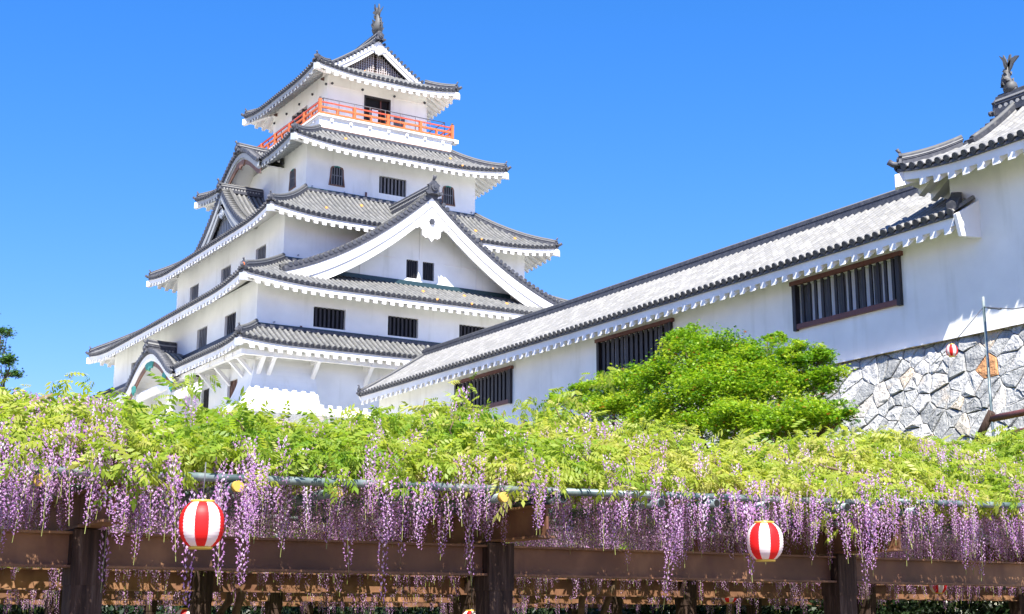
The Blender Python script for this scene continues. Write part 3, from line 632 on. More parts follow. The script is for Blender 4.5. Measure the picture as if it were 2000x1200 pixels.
def irimoya(parent, eave, z0, rise, g, wall, k=.25, lift=.4, Lc=4.0, roll='tile_roll', pan='tile_pan', shachi_at=(0,), fish=1.0, board=.6, lattice=True, emblem='tile_dark'):
    """hip-and-gable roof, ridge along world y"""
    a0, a1, b0, b1 = eave; run = (a1-a0)/2; ca = (a0+a1)/2; t = MB(); ev = MB(); rd = MB(); GA = []
    Z = lambda r: z0+rise*((1-k)*(r/run)+k*(r/run)**2)
    hb = (b1-b0)/2; cb = (b0+b1)/2
    def LF(d, r): return lift*max(0, 1-r/ (g+.3))**2*max(0, 1-max(0, d)/Lc)**2
    for sg in (-1, 1):
        ex = a0 if sg < 0 else a1
        def P(x, s, sg=sg, ex=ex):
            r = run*s; d = hb-min(r, g)-abs(x); return (ex-sg*r, cb+x, Z(r)+LF(d, r))
        panel(t, P, lambda s: (-(hb-min(run*s, g)), hb-min(run*s, g)), -hb, hb, roll, pan, e=(0, 1, 0), nx=int(hb*2.2), ns=12, length=hypot(run, rise))
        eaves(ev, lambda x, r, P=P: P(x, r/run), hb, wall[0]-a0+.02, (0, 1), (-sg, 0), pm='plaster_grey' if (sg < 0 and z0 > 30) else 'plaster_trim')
    ha = (a1-a0)/2
    for sg in (-1, 1):
        ey = b0 if sg < 0 else b1; gl = g+.35; ga = MB(); GA.append(ga)
        def P(x, s, sg=sg, ey=ey):
            r = gl*s; d = ha-min(r, g)-abs(x); return (ca+x, ey-sg*r, Z(r)+LF(d, r))
        panel(t, P, lambda s: (-(ha-gl*s), ha-gl*s), -ha, ha, roll, pan, e=(1, 0, 0), nx=int(ha*2.2), ns=6, length=gl)
        eaves(ev, lambda x, r, P=P: P(x, r/gl), ha, wall[2]-b0+.02, (1, 0), (0, -sg))
        # gable
        N3 = Vector((0, -sg, 0)); yv = ey-sg*g
        for s2 in (-1, 1):
            def Q(r, dz=0, off=0): return Vector((ca+s2*(run-r), yv+(-sg)*off, Z(r)+dz))
            L = 0; last = 0; prev = Q(g)
            for i in range(1, 200):
                p = Q(lerp(g*.9, run, i/200)); L += (p-prev).length; prev = p
                if L-last > .31: last = L; t.tube([p-N3*.1+Vector((0, 0, .06)), p+N3*.42+Vector((0, 0, .06))], .1, 'tile_dark', 8)
            for off, dep, top, bot, m_ in ((0, .12, -.04, -.04-board*.5, 'plaster_trim'), (.07, .12, -.04-board*.45, -.04-board, 'plaster_trim')):
                st = [lerp(g*.75, run, i/10) for i in range(11)]
                for i in range(10):
                    A0, A1 = Q(st[i], top, off), Q(st[i+1], top, off); B0, B1 = Q(st[i], bot, off), Q(st[i+1], bot, off); Dv = N3*dep
                    for qd in ((A0, A1, B1, B0), (B0, B1, B1+Dv, B0+Dv), (A0+Dv, B0+Dv, B1+Dv, A1+Dv), (A0, A0+Dv, A1+Dv, A1)): ga.quad(*qd, m_)
            st = [lerp(g*.8, run, i/10) for i in range(11)]
            for i in range(10):
                y1 = .6
                ga.quad(Q(st[i], -.6, y1), Q(st[i+1], -.6, y1), Vector((Q(st[i+1]).x, yv-sg*y1, Z(0))), Vector((Q(st[i]).x, yv-sg*y1, Z(0))), 'lattice')
            # lattice bars
            hw = run-g
            if lattice:
                for x in np.arange(.0, hw, .17):
                    r = run-x; zt = Z(r)-.5; 
                    ga.box(*sorted((ca+s2*x-.025, ca+s2*x+.025)), *sorted((yv-sg*.5, yv-sg*.56)), Z(g)-.1, zt, 'lattice_pale')
                for zz in np.arange(Z(g)+.05, Z(run)-.6, .17):
                    r = next((rr for rr in np.arange(g*.6, run, .03) if Z(rr)-.55 > zz), run); x = run-r
                    if x > .05: ga.box(*sorted((ca, ca+s2*x)), *sorted((yv-sg*.565, yv-sg*.6)), zz-.025, zz+.025, 'lattice_pale')
        pendant(ga, (ca, yv-sg*.0-(0 if sg < 0 else 0), Z(run)-board*.9), (1, 0), (0, -sg), .5, boss=False)
        # hip ridges
        for s2 in (-1, 1):
            pts = []
            for q in range(9):
                r = g*q/8; pts.append(Vector((ca+s2*(ha-r), ey-sg*r, Z(r)+LF(0, r)+.06)))
            d = Vector((s2, sg, 0)).normalized(); c0 = pts[0].copy(); pts[0] = pts[0]-d*.25; ridge_bar(rd, pts)
            oni(rd, pts[0]+d*.05, (d.x, d.y), .62)
            rd.tube([c0-d*.35, c0+d*.02+Vector((0, 0, .05)), c0+d*.16+Vector((0, 0, .15))], [.09, .1, .1], 'tile_dark', 8)
            # verge-side descending ridge
            pts = [Vector((ca+s2*(run-r), yv-sg*.55, Z(r)+.03)) for r in [lerp(g*.85, run, i/8) for i in range(9)]]
            rd.sweep(pts, [(-.12, -.02), (-.12, .2), (.12, .2), (.12, -.02)], 'tile_dark', side=(0, 1, 0)); rd.tube([p+Vector((0, 0, .22)) for p in pts], .09, 'tile_roll', 8)
            p0 = c0+Vector((0, 0, -.72)); W = Vector((wall[0] if s2 < 0 else wall[1], wall[2] if sg < 0 else wall[3], Z(wall[0]-a0)-.62)); sd = Vector((d.y, -d.x, 0))*.32
            ev.obox(p0-sd/2, W-p0, sd, (0, 0, .4), 'plaster_trim', 'lead' if s2 == -1 else None)
    # main ridge
    y0, y1 = b0+g-.1, b1-g+.1; zt = Z(run)
    ridge_bar(rd, [(ca, y0, zt+.02), (ca, cb, zt-.02), (ca, y1, zt+.02)], .46, .5, .13)
    for y in np.arange(y0+.15, y1, .22):
        for s2 in (-1, 1): rd.tube([(ca+s2*.2, y, zt+.16), (ca+s2*.25, y, zt+.16)], .065, 'mortar', 8)
    oni(rd, (ca, y0-.06, zt+.0), (0, -1), .85, emblem, False); oni(rd, (ca, y1+.06, zt+.0), (0, 1), .85, emblem, False)
    R = t.build('roof', parent); ev.build('eave', R); rd.build('ridge', R)
    for ga in GA: ga.build('gable', R)
    for i in shachi_at:
        y = y0+.35 if i == 0 else y1-.35; sh = shachi((ca, y, zt+.58), (0, 1 if i == 0 else -1), fish); sh.build('roof_fish', parent)
    return Z
def shachi(c, inward, s=1.0):
    """fish-shaped ridge ornament: head down at the ridge, tail in the air"""
    m = MB(); c = Vector(c); u = Vector((*inward, 0)); r = Vector((-u.y, u.x, 0)); z = Vector((0, 0, 1))
    path = [(.42, .08), (.25, .2), (.05, .32), (-.08, .55), (-.1, .85), (-.03, 1.15), (.05, 1.4)]
    rad = [.16, .33, .38, .32, .24, .16, .09]
    m.tube([c+u*(x*s)+z*(y*s) for x, y in path], [q*s for q in rad], 'tile_roll', 10)
    m.tube([c+u*.5*s+z*.0*s, c+u*.28*s+z*.16*s], [.09*s, .2*s], 'tile_dark', 10)           # jaw
    for k in (-1, 1):
        m.tube([c+u*.28*s+r*k*.14*s+z*.34*s, c+u*.34*s+r*k*.2*s+z*.4*s], .06*s, 'tile_dark', 8)   # eye
        m.prism([c+u*(x*s)+z*(y*s)+r*(k*(.22+o)*s) for x, y, o in ((.05, .35, 0), (.2, .62, .12), (.0, .7, .14), (-.05, .5, .05))], r*k*.05*s, 'tile_dark')
        m.prism([c+u*(x*s)+z*(y*s)+r*(k*o*s) for x, y, o in ((.02, 1.3, .02), (.0, 1.55, .16), (-.18, 1.98, .3), (.08, 1.75, .18), (.12, 1.45, .06))], u*.06*s+r*k*.05, 'tile_roll')
    for pts in (((-.06, 1.2), (-.16, 1.5), (-.2, 1.8), (-.14, 2.1), (-.03, 1.85), (.04, 1.6), (.1, 1.3)), ((0, 1.25), (.1, 1.55), (.3, 1.75), (.58, 1.82), (.78, 1.76), (.6, 1.62), (.42, 1.5), (.3, 1.3), (.12, 1.1)), ((-.02, 1.2), (.1, 1.6), (.2, 1.95), (.3, 2.0), (.28, 1.6), (.16, 1.2))):
        m.prism([c+u*(x*s)+z*(y*s)-r*.05*s for x, y in pts], r*.1*s, 'tile_roll')
    for k in (-1, 1):
        for y, o_, hh in ((.25, .42, .3), (.6, .36, .32), (.95, .26, .3), (1.25, .16, .34)):
            m.prism([c+u*(x*s)+z*(q*s)+r*(k*d*s) for x, q, d in ((.05, y, o_*.5), (.0, y+hh*.4, o_), (-.02, y+hh, o_*1.15), (-.06, y+hh*.5, o_*.5))], u*.06*s+r*k*.02, 'tile_roll')
    for i in range(5):   # back fins
        y = .35+i*.2; m.prism([c+u*(x*s)+z*(q*s)-r*.03*s for x, q in ((-.28+i*.03, y), (-.5+i*.05, y+.12), (-.22+i*.03, y+.2))], r*.06*s, 'tile_dark')
    return m
irimoya(K, grow(L5, 1.63), 36.42, 3.45, 1.72, L5)
# big front gable over the second roof
GX, GB = 38.85, 72.3
Rg, Zg = verge_gable(K, (GX, GB), (1, 0), (0, 1), 9.3, 20.95, 5.75, .5, 6.1, 1.5, board=1.05, wins=[(37.97-GX, 38.77-GX, 21.77, 22.9), (39.08-GX, 39.86-GX, 21.77, 22.9)], low_back=3.75, zc=24.4, orn=1.25, ridge_h=.55)
window(K, 'front', GB+1.5, 37.97, 38.77, 21.77, 22.9, 5, recess=.05); window(K, 'front', GB+1.5, 39.08, 39.86, 21.77, 22.9, 5, recess=.05)
m = MB(); pendant(m, (GX, GB+.0, 25.15), (1, 0), (0, 1), 1.25); m.build('gable_pendant', K)
m = MB()
for x in (34.9, 38.85, 42.8): m = MB(); m.box(x-.03, x+.03, GB+1.47, GB+1.51, 21.4 if x != 38.85 else 22.95, 22.85 if x != 38.85 else 24.6, 'plaster_trim'); m.build('wall_batten', K)
for x0, x1 in ((33.9, 37.2), (40.6, 43.8)): m = MB(); m.box(x0, x1, GB+1.47, GB+1.51, 22.86, 22.92, 'plaster_trim'); m.build('wall_batten', K)
m = MB(); m.box(32.6, 45.2, GB+1.36, GB+1.5, 21.3, 21.56, 'flash')
m.build('gable_trim', K)
# small gable on the left flank, third roof
verge_gable(K, (30.45, CB), (0, 1), (1, 0), 5.3, 25.42, 3.65, .45, 2.8, .55, drop=-.3, zmin=25.36, bm='plaster_grey', board=.85, infill='bar_grey', orn=.9, ridge_h=.4)
m = MB(); pendant(m, (30.5, CB, 28.0), (0, 1), (1, 0), .75, 'lead')
for y in np.arange(CB-2.6, CB+2.6, .3): m.box(30.9, 30.97, y, y+.1, 25.6, 29.05-abs(y-CB)*.85-.9, 'lead')
m.build('gable_pendant', K)
# curved (bow-shaped) gables on the left flank
def karahafu(a_front, zb, H, half, depth, ridge_z, trim='verdigris', bm='plaster_trim'):
    t = MB(); br = MB(); rd = MB(); C3 = Vector((a_front, CB, 0)); E3 = Vector((0, 1, 0)); N3 = Vector((1, 0, 0))
    def Z(x):
        q = min(1, abs(x)/half); return zb+H*(.5+.5*cos(pi*min(1, q*1.06)))**.62+.12*max(0, q-.8)*5*.4
    nx = 40; prev = None
    for sg in (-1, 1):
        def P(x, s, sg=sg):
            xx = half*(1-s); return tuple(C3+E3*sg*xx+N3*x+Vector((0, 0, Z(xx)+.0*x)))
        panel(t, P, lambda s: (0.0, depth), .42, depth, 'tile_roll', 'tile_pan', e=N3, nx=6, ns=16, length=half*1.3, disc=False)
        L = 0; last = 0; pv = Vector(P(0, 0))
        for i in range(1, 301):
            p = Vector(P(0, i/300)); L += (p-pv).length; pv = p
            if L-last > .31: last = L; t.tube([p-N3*.12+Vector((0, 0, .1)), p+N3*.5+Vector((0, 0, .1))], .15, 'tile_dark', 8)
    xs = [half*(-1+2*i/nx) for i in range(nx+1)]
    for off, dep, top, bot, mm in ((-.02, .55, .04, -.08, 'tile_dark'), (.02, .2, -.1, -.42, bm), (.12, .12, -.42, -.54, bm), (.16, .1, -.54, -.85, 'kato_frame')):
        for i in range(nx):
            f = [C3+E3*x+N3*off+Vector((0, 0, Z(x)+d)) for x, d in ((xs[i], top), (xs[i+1], top), (xs[i+1], bot), (xs[i], bot))]; D = N3*dep
            for qd in (f, (f[3], f[2], f[2]+D, f[3]+D), (f[0], f[0]+D, f[1]+D, f[1])): br.quad(*qd, mm)
    for i in range(nx):   # vaulted soffit
        f = [C3+E3*x+N3*off+Vector((0, 0, Z(x)-.3)) for x, off in ((xs[i], .3), (xs[i+1], .3), (xs[i+1], depth), (xs[i], depth))]; br.quad(*f, 'plaster_trim')
    for x, wd in ((0, .8),) if trim != 'verdigris' else ((0, .8), (-half*.62, .35), (half*.62, .35), (-half*.9, .3), (half*.9, .3)):
        z = Z(x)-.75; br.prism([C3+E3*(x+px*wd)+N3*.1+Vector((0, 0, z+pz)) for px, pz in ((-1, .1), (-.5, .2), (.5, .2), (1, .1), (.7, -.25), (.2, -.2), (0, -.4), (-.2, -.2), (-.7, -.25))], N3*.1, trim)
    zt = Z(0); ridge_bar(rd, [C3+N3*d+Vector((0, 0, zt+.02+dz)) for d, dz in ((-.1, .08), (depth*.5, 0), (depth, 0))], .42, ridge_z-zt, .12)
    for d in np.arange(.1, depth-.1, .2):
        for sg in (-1, 1): c = C3+N3*d+Vector((0, 0, zt+.2)); rd.tube([c+E3*sg*.19, c+E3*sg*.235], .06, 'mortar', 8)
    oni(rd, C3-N3*.16+Vector((0, 0, zt+.02)), (-1, 0), .9)
    R = t.build('bow_gable', K); br.build('bargeboard', R); rd.build('gable_ridge', R)
karahafu(31.55, 30.35, 1.5, 3.6, 2.9, 32.35, 'kato_frame', 'plaster_grey')
karahafu(26.2, 15.95, 1.95, 4.9, 1.75, 18.6)
m = MB(); m.box(26.6, 26.8, 82.3, 88.9, 15.3, 15.75, 'plaster_trim'); m.box(26.45, 27.97, 81.6, 82.1, 13.0, 16.2, 'plaster_trim'); m.box(26.45, 27.97, 89.1, 89.6, 13.0, 16.2, 'plaster_trim')
m.box(26.5, 26.7, 76.8, 81.6, 14.35, 14.9, 'plaster_trim')
m.build('entrance_post', K)
m = MB(); m.box(26.9, 51.8, 71.0, 100.2, 5.0, 12.62, 'stone'); m.build('stone_footing', K)

# ------------------------------------------------------------------ stone retaining wall
def clip_poly(poly, px, py, nx, ny):
    out = []; n = len(poly)
    for i in range(n):
        x0, y0 = poly[i]; x1, y1 = poly[(i+1) % n]; d0 = (x0-px)*nx+(y0-py)*ny; d1 = (x1-px)*nx+(y1-py)*ny
        if d0 <= 0: out.append((x0, y0))
        if d0*d1 < 0: t = d0/(d0-d1); out.append((x0+(x1-x0)*t, y0+(y1-y0)*t))
    return out
def stones(mb, u0, u1, z0, z1, to3, cw=.66, ch=.48):
    R = random.Random(5); pts = []; rows = int((z1-z0)/ch)+2; cols = int((u1-u0)/cw)+2
    for j in range(-1, rows+1):
        for i in range(-1, cols+1):
            if R.random() < .16: continue
            pts.append((u0+(i+.5*(j % 2)+R.uniform(-.42, .42))*cw, z0+(j+R.uniform(-.4, .4))*ch))
            if R.random() < .5: pts.append((pts[-1][0]+cw*.5, pts[-1][1]+ch*.42))
    for i, (px, py) in enumerate(pts):
        poly = [(px-1.6, py-1.4), (px+1.6, py-1.4), (px+1.6, py+1.4), (px-1.6, py+1.4)]
        for qx, qy in pts:
            dx, dy = qx-px, qy-py
            if (dx or dy) and abs(dx) < 3 and abs(dy) < 2.8:
                poly = clip_poly(poly, px+dx/2, py+dy/2, dx, dy)
                if len(poly) < 3: break
        for a, b, c, d in ((0, z0, 0, -1), (0, z1, 0, 1), (u0, 0, -1, 0), (u1, 0, 1, 0)):
            if len(poly) >= 3: poly = clip_poly(poly, a, b, c, d)
        if len(poly) < 3: continue
        cx = sum(p[0] for p in poly)/len(poly); cy = sum(p[1] for p in poly)/len(poly)
        # refine outline
        P2 = []
        for k in range(len(poly)):
            a, b = poly[k], poly[(k+1) % len(poly)]; L = hypot(a[0]-b[0], a[1]-b[1])
            if L < .05: continue
            for q in range(max(1, int(L/.16))):
                t = (q+.0)/max(1, int(L/.16)); P2.append((lerp(a[0], b[0], t), lerp(a[1], b[1], t)))
        if len(P2) < 3: continue
        h = R.uniform(.02, .09); tone = R.random()**1.15; tone = 1.0 if (cx-OR[0])**2/.09+(cy-OR[1])**2/.06 < 1 else min(tone, .97); tilt = (R.uniform(-.08, .08), R.uniform(-.08, .08)); sz = max(.15, min(hypot(p[0]-cx, p[1]-cy) for p in P2))
        rings = []
        for g, hh in ((.008, -.05), (.012, h*.5), (.03, h*.9), (.09, h*1.08)):
            ring = []
            for x, y in P2:
                d = hypot(x-cx, y-cy) or 1; f = max(.15, 1-g*(1.1+R.uniform(-.35, .6))/max(d, .2)); xx = cx+(x-cx)*f; yy = cy+(y-cy)*f
                ring.append(mb.vert(to3(xx, yy, hh+(tilt[0]*(xx-cx)+tilt[1]*(yy-cy) if hh > 0 else 0)+(R.uniform(-.018, .018) if hh > 0 else 0)), (tone, 0)))
            rings.append(ring)
        n = len(P2)
        for a, b in zip(rings, rings[1:]):
            for k in range(n): mb.face([a[k], a[(k+1) % n], b[(k+1) % n], b[k]], 'stone')
        c = mb.vert(to3(cx, cy, h*1.15+R.uniform(-.03, .05)), (tone, 0))
        for k in range(n): mb.face([rings[-1][k], rings[-1][(k+1) % n], c], 'stone')
OR = (27.0, 8.56)
m = MB(); ZT = 9.86
stones(m, 12, 70, 4.8, ZT, lambda u, z, h: (32.93-(ZT-z)*.3-h, u, z))
m.quad((32.98, 12, ZT), (32.98, 70, ZT), (31.46, 70, 4.8), (31.46, 12, 4.8), 'stone_gap'); m.quad((32.7, 12, ZT-.06), (32.7, 70, ZT-.06), (40, 70, ZT-.06), (40, 12, ZT-.06), 'stone_gap')
tag(m.build('stone_wall'), 'battered retaining wall of pale irregular stones under the white gallery', 'stone wall')

# ------------------------------------------------------------------ gallery
G = empty('gallery', (36, 47, 9.86), 'long low white gallery with pale tiled roof and three barred windows', 'gallery')
GW = [(30.4, 35.25, 11.28, 12.94), (41.96, 46.87, 11.28, 12.9), (53.6, 58.7, 11.2, 12.84)]
m = MB(); wall_box(m, (33.0, 39.1, 28.29, 67.0), ZT-.1, 13.62, {'left': [(a+.12, b-.12, c+.12, d-.14) for a, b, c, d in GW]}); m.build('wall', G)
m = MB()   # left end gable
m.prism([(33.0, 66.97, 13.6), (39.1, 66.97, 13.6), (36.05, 66.99, 15.4)], (0, .02, 0), 'plaster'); m.build('wall', G)
for n_, (a, b, c, d) in enumerate(GW):
    g = MB()
    if n_ == 0:
        g.box(33.18, 33.2, a, b, c, d, 'curtain')
        for y in np.arange(a+.2, b, .8): g.box(33.15, 33.178, y, y+.33, c, d, 'bar_grey')
    else:
        g.box(33.3, 33.32, a, b, c, d, 'dark_void')
        for y, wd in (((a+1.0, .3), (a+3.3, .35), (a+3.9, .3)) if n_ == 1 else ((a+3.1, .2),)): g.box(33.26, 33.29, y, y+wd, c, d, 'curtain')
    Wn = g.build('window', G)
    g = MB(); g.box(32.86, 33.06, a-.1, b+.1, d-.12, d+.02, 'frame_brown'); g.box(32.88, 33.06, a+.16, b-.16, c, c+.17, 'frame_brown'); g.box(32.87, 33.08, a, a+.16, c-.04, d-.121, 'bar'); g.box(32.87, 33.08, b-.16, b, c-.04, d-.121, 'bar')
    g.build('window_frame', Wn)
    g = MB(); nb = 14
    for i in range(nb): y = a+.3+(b-a-.6-.16)*i/(nb-1); g.box(32.97, 33.03, y, y+(.11 if n_ == 0 else .19), c+.172, d-.122, 'bar')
    g.build('window_bars', Wn)
t = MB(); ev = MB(); rd = MB(); y0, y1 = 27.35, 67.5; hb = (y1-y0)/2; cb = (y0+y1)/2
for sg, ex in ((-1, 32.0), (1, 40.1)):
    def P(x, s, sg=sg, ex=ex): return (ex-sg*4.05*s, cb+x, 13.34+2.5*(.92*s+.08*s*s))
    panel(t, P, lambda s: (-hb, hb), -hb, hb, 'tile_roll_pale', 'tile_pan_pale', e=(0, 1, 0), nx=60, ns=6, length=4.75, rr=.09)
    eaves(ev, lambda x, r, P=P: P(x, r/4.05), hb, 1.02, (0, 1), (-sg, 0), hipk=50)
ridge_bar(rd, [(36.05, y0, 15.84), (36.05, cb, 15.84), (36.05, y1+.05, 15.84)], .5, .28, .12, rows=False)
oni(rd, (36.05, y1+.05, 15.85), (0, 1), .6)
for sg, ex in ((-1, 32.0), (1, 40.1)):   # verge ridge of the left end, bargeboard
    pts = [(ex-sg*4.05*s, y1-.12, 13.37+2.5*(.92*s+.08*s*s)) for s in [i/6 for i in range(7)]]
    rd.sweep(pts, [(-.13, -.02), (-.13, .12), (.13, .12), (.13, -.02)], 'tile_dark', side=(0, 1, 0)); rd.tube([Vector(p)+Vector((0, 0, .13)) for p in pts], .09, 'tile_roll', 8)
    ev.sweep([Vector(p)+Vector((0, .05, -.1)) for p in pts], [(-.06, -.34), (-.06, 0), (.06, 0), (.06, -.34)], 'plaster_trim', side=(0, 1, 0))
    oni(rd, (ex, y1-.12, 13.42), (sg, 0), .5)
R = t.build('roof', G); ev.build('eave', R); rd.build('ridge', R)
m = MB()   # closing piece where the roof dies into the turret
m.prism([(31.98, 27.36, 13.26), (33.3, 27.36, 14.0), (33.3, 27.36, 12.7), (32.15, 27.36, 12.62)], (0, -.12, 0), 'plaster_trim')
m.sweep([(32.05, 27.45, 13.42), (32.6, 27.75, 13.8), (33.2, 28.2, 14.2), (34.2, 28.45, 14.85), (36.0, 28.5, 15.9)], [(-.16, 0), (-.16, .22), (.16, .22), (.16, 0)], 'tile_dark')
m.tube([(32.0, 27.43, 13.55), (32.15, 27.5, 13.6)], .15, 'tile_dark', 12); m.tube([(32.25, 27.7, 13.75), (32.4, 27.8, 13.8)], .12, 'tile_dark', 12)
m.build('roof_end', G)

# ------------------------------------------------------------------ corner turret
T = empty('turret', (37.5, 20, 9.86), 'white turret with upturned tiled roof at the right edge beside the gallery', 'turret')
TW = (33.0, 37.4, 11.0, 28.29)
m = MB(); wall_box(m, TW, ZT-.1, 15.25, {}); m.build('wall', T)
irimoya(T, (31.75, 38.65, 10.0, 29.3), 14.86, 2.3, 1.45, TW, k=.3, lift=.32, Lc=3, roll='tile_roll_pale', pan='tile_pan_pale', shachi_at=(1,), fish=.62, lattice=False)

# ------------------------------------------------------------------ pergola
BT, BBt = 2.33, 2.04
PG = empty('pergola', (9, 20, 0), 'rust-brown steel pergola with timber posts carrying the wisteria', 'pergola')
ROWS = [12.0, 20.3, 28.6, 36.9]; COLS = [-1.0, 3.24, 7.18, 11.72, 16.1, 20.5, 24.9]
def hbeam(mb, p, q, z0, z1, wd=.2, m='painted_steel', tf=.02):
    p = Vector((*p, 0)); q = Vector((*q, 0)); d = q-p; r = Vector((-d.y, d.x, 0)).normalized()
    mb.obox(p-r*wd/2+Vector((0, 0, z1-tf)), d, r*wd, (0, 0, tf), m); mb.obox(p-r*wd/2+Vector((0, 0, z0)), d, r*wd, (0, 0, tf), m)
    mb.obox(p-r*.012+Vector((0, 0, z0+tf)), d, r*.024, (0, 0, z1-z0-2*tf), m)
for i, y in enumerate(ROWS):
    m = MB(); hbeam(m, (-4, y), (30, y), BBt, BT, .22); m.build('beam', PG)
    for x in COLS:
        if i and x < 3: continue
        m = MB(); m.box(x-.13, x+.13, y-.13, y+.13, 0, BBt-.14, 'timber'); m.box(x-.14, x+.14, y-.14, y+.14, BBt-.14, BT+.02, 'timber'); m.build('column', PG)
        if i == 0:
            m = MB(); hbeam(m, (x+(.0 if x > 5 else -.05), y-.95+.0), (x, y+.2), BT+.03, BT+.33, .2); 
            m.obox((x-.1, y-.955, BT+.035), (.2, 0, 0), (0, .0, 0), (0, 0, .0), 'painted_steel'); m.build('girder', PG)
for x in COLS:
    m = MB(); hbeam(m, (x, 12.21), (x, 37.5), BT+.03, BT+.33, .2); m.build('girder', PG)
zp = 2.9
# long pipes along the canopy, stub pipes underneath pointing at the viewer
for y, z, x0, x1 in ((12.6, 2.75, -4, 30), (13.6, 2.74, -4, 30), (14.6, 2.75, -4, 30), (16, 2.75, 0, 30), (18, 2.74, 0, 30), (22, 2.75, 0, 30), (25, 2.75, 3, 30)):
    m = MB(); m.tube([(x0, y, z), (lerp(x0, x1, .33), y+.03, z-.02), (lerp(x0, x1, .7), y-.02, z+.01), (x1, y, z)], .05, 'pipe_steel', 12); m.build('pipe', PG)
def pix(x, y, b):
    """where the sight line through a photograph point meets the plane y = b"""
    yu = 600-y; X = x-1000; Y = F_PX*cos(PITCH)-yu*sin(PITCH); Z = F_PX*sin(PITCH)+yu*cos(PITCH)
    a_ = X*cos(HEAD)+Y*sin(HEAD); b_ = -X*sin(HEAD)+Y*cos(HEAD); t = b/b_; return Vector((a_*t, b, EYE+Z*t))
for q in (((-200, 908), (0, 915), (600, 941), (1110, 961)), ((1020, 958), (1420, 972), (1735, 984)), ((1700, 978), (1900, 985), (2200, 996))):
    m = MB(); m.tube([pix(x, y, 10.95+.05*(i % 2)) for i, (x, y) in enumerate(q)], .035, 'pipe_steel', 12); m.build('pipe', PG)
for (x, y, cap) in ((78, 938, 1), (465, 950, 1), (660, 961, 1), (805, 965, 0), (985, 971, 1), (1100, 973, 0), (1292, 982, 0), (1400, 983, 0), (1497, 987, 0), (1655, 990, 0), (1790, 998, 0)):
    p = pix(x, y, 10.85); m = MB(); q = p+Vector((-.05*(1 if x % 2 else -1), 2.6, .0)); m.tube([p, q], .041, 'pipe_steel', 12)
    if cap: m.tube([p-Vector((0, .012, 0)), p+Vector((0, .05, 0))], .045, 'cap_yellow', 12)
    else: m.tube([p-Vector((0, .004, 0)), p+Vector((0, .002, 0))], .033, 'hole', 12)
    m.build('pipe', PG)

# ------------------------------------------------------------------ wisteria
PX0, PX1 = -6, 30
TOPA, TOPZ = ([1.41, 2.63, 3.29, 4.0, 4.9, 5.64, 6.36, 7.01, 7.87, 8.66, 9.57, 10.52, 11.46, 12.29, 13.62, 14.55, 16.08, 19.54], [3.49, 3.52, 3.58, 3.51, 3.45, 3.43, 3.56, 3.73, 3.67, 3.85, 3.76, 3.59, 3.64, 3.82, 3.98, 3.89, 4.09, 4.33])
def top_z(a, b):
    base = 3.0+(np.interp(a, TOPA, TOPZ)+.07*np.clip((8-a)/2, 0, 1)-3.0)*np.clip((b-11.1)/1.6, 0, 1)**.7
    bump_ = .03*np.sin(a*1.15+.6)+.05*np.sin(a*2.7+b*1.1)+.05*np.sin(a*5.1-b*2.3)
    return base+bump_*np.clip((b-10.8)/1.5, .2, 1)
def leaf_template(nl=4, L=.16):
    V = []; Fq = []
    def leaflet(base, d, up, ln, wd):
        base, d, up = Vector(base), Vector(d).normalized(), Vector(up); s_ = d.cross(up).normalized(); i = len(V)
        V.extend([base, base+d*ln*.5+s_*wd+Vector((0, 0, -.004)), base+d*ln+Vector((0, 0, -ln*.22)), base+d*ln*.5-s_*wd+Vector((0, 0, -.004))]); Fq.append((i, i+1, i+2, i+3))
    for k in range(nl):
        t = (k+.8)/nl; p = Vector((L*t, 0, .05*L-.9*L*t*t*.55)); droop = -.35-.5*t
        for sg in (-1, 1): leaflet(p, (.4, sg*.7, droop*1.5), (0, 0, 1), .072*(1.15-.3*t), .0155)
    leaflet((L, 0, -.45*L), (1, 0, -.8), (0, 0, 1), .082, .017)
    return np.array([tuple(v) for v in V]), np.array(Fq)
def rotm(yaw, pitch, roll):
    n = len(yaw); cy, sy, cp, sp_, cr, sr = np.cos(yaw), np.sin(yaw), np.cos(pitch), np.sin(pitch), np.cos(roll), np.sin(roll)
    R = np.empty((n, 3, 3)); R[:, 0, 0] = cy*cp; R[:, 0, 1] = cy*sp_*sr-sy*cr; R[:, 0, 2] = cy*sp_*cr+sy*sr
    R[:, 1, 0] = sy*cp; R[:, 1, 1] = sy*sp_*sr+cy*cr; R[:, 1, 2] = sy*sp_*cr-cy*sr; R[:, 2, 0] = -sp_; R[:, 2, 1] = cp*sr; R[:, 2, 2] = cp*cr
    return R
def scatter(tv, tf, P, yaw, pitch, roll, size):
    R = rotm(yaw, pitch, roll); V = np.einsum('nij,kj->nki', R, tv)*size[:, None, None]+P[:, None, :]
    n, k = len(P), len(tv); Fq = tf[None]+(np.arange(n)*k)[:, None, None]
    return V.reshape(-1, 3), Fq.reshape(-1, tf.shape[1])
WS = empty('wisteria', (9, 20, 0), 'flowering wisteria with yellow-green leaves and purple racemes over the pergola', 'wisteria')
tv, tf = leaf_template()
def in_view(a, b, mg=1.35):
    X = a*cos(HEAD)-b*sin(HEAD); Y = a*sin(HEAD)+b*cos(HEAD); return np.abs(X/Y) < .362*mg
def canopy_pts(n, b0, b1, shell):
    a = rng.uniform(-3, 34, n*3); b = rng.uniform(b0, b1, n*3); k = in_view(a, b, 1.2); a, b = a[k][:n], b[k][:n]
    tz = top_z(a, b); z = tz-np.abs(rng.normal(0, shell, len(a))); return np.stack([a, b, np.maximum(z, 2.98)], 1)
lo = []
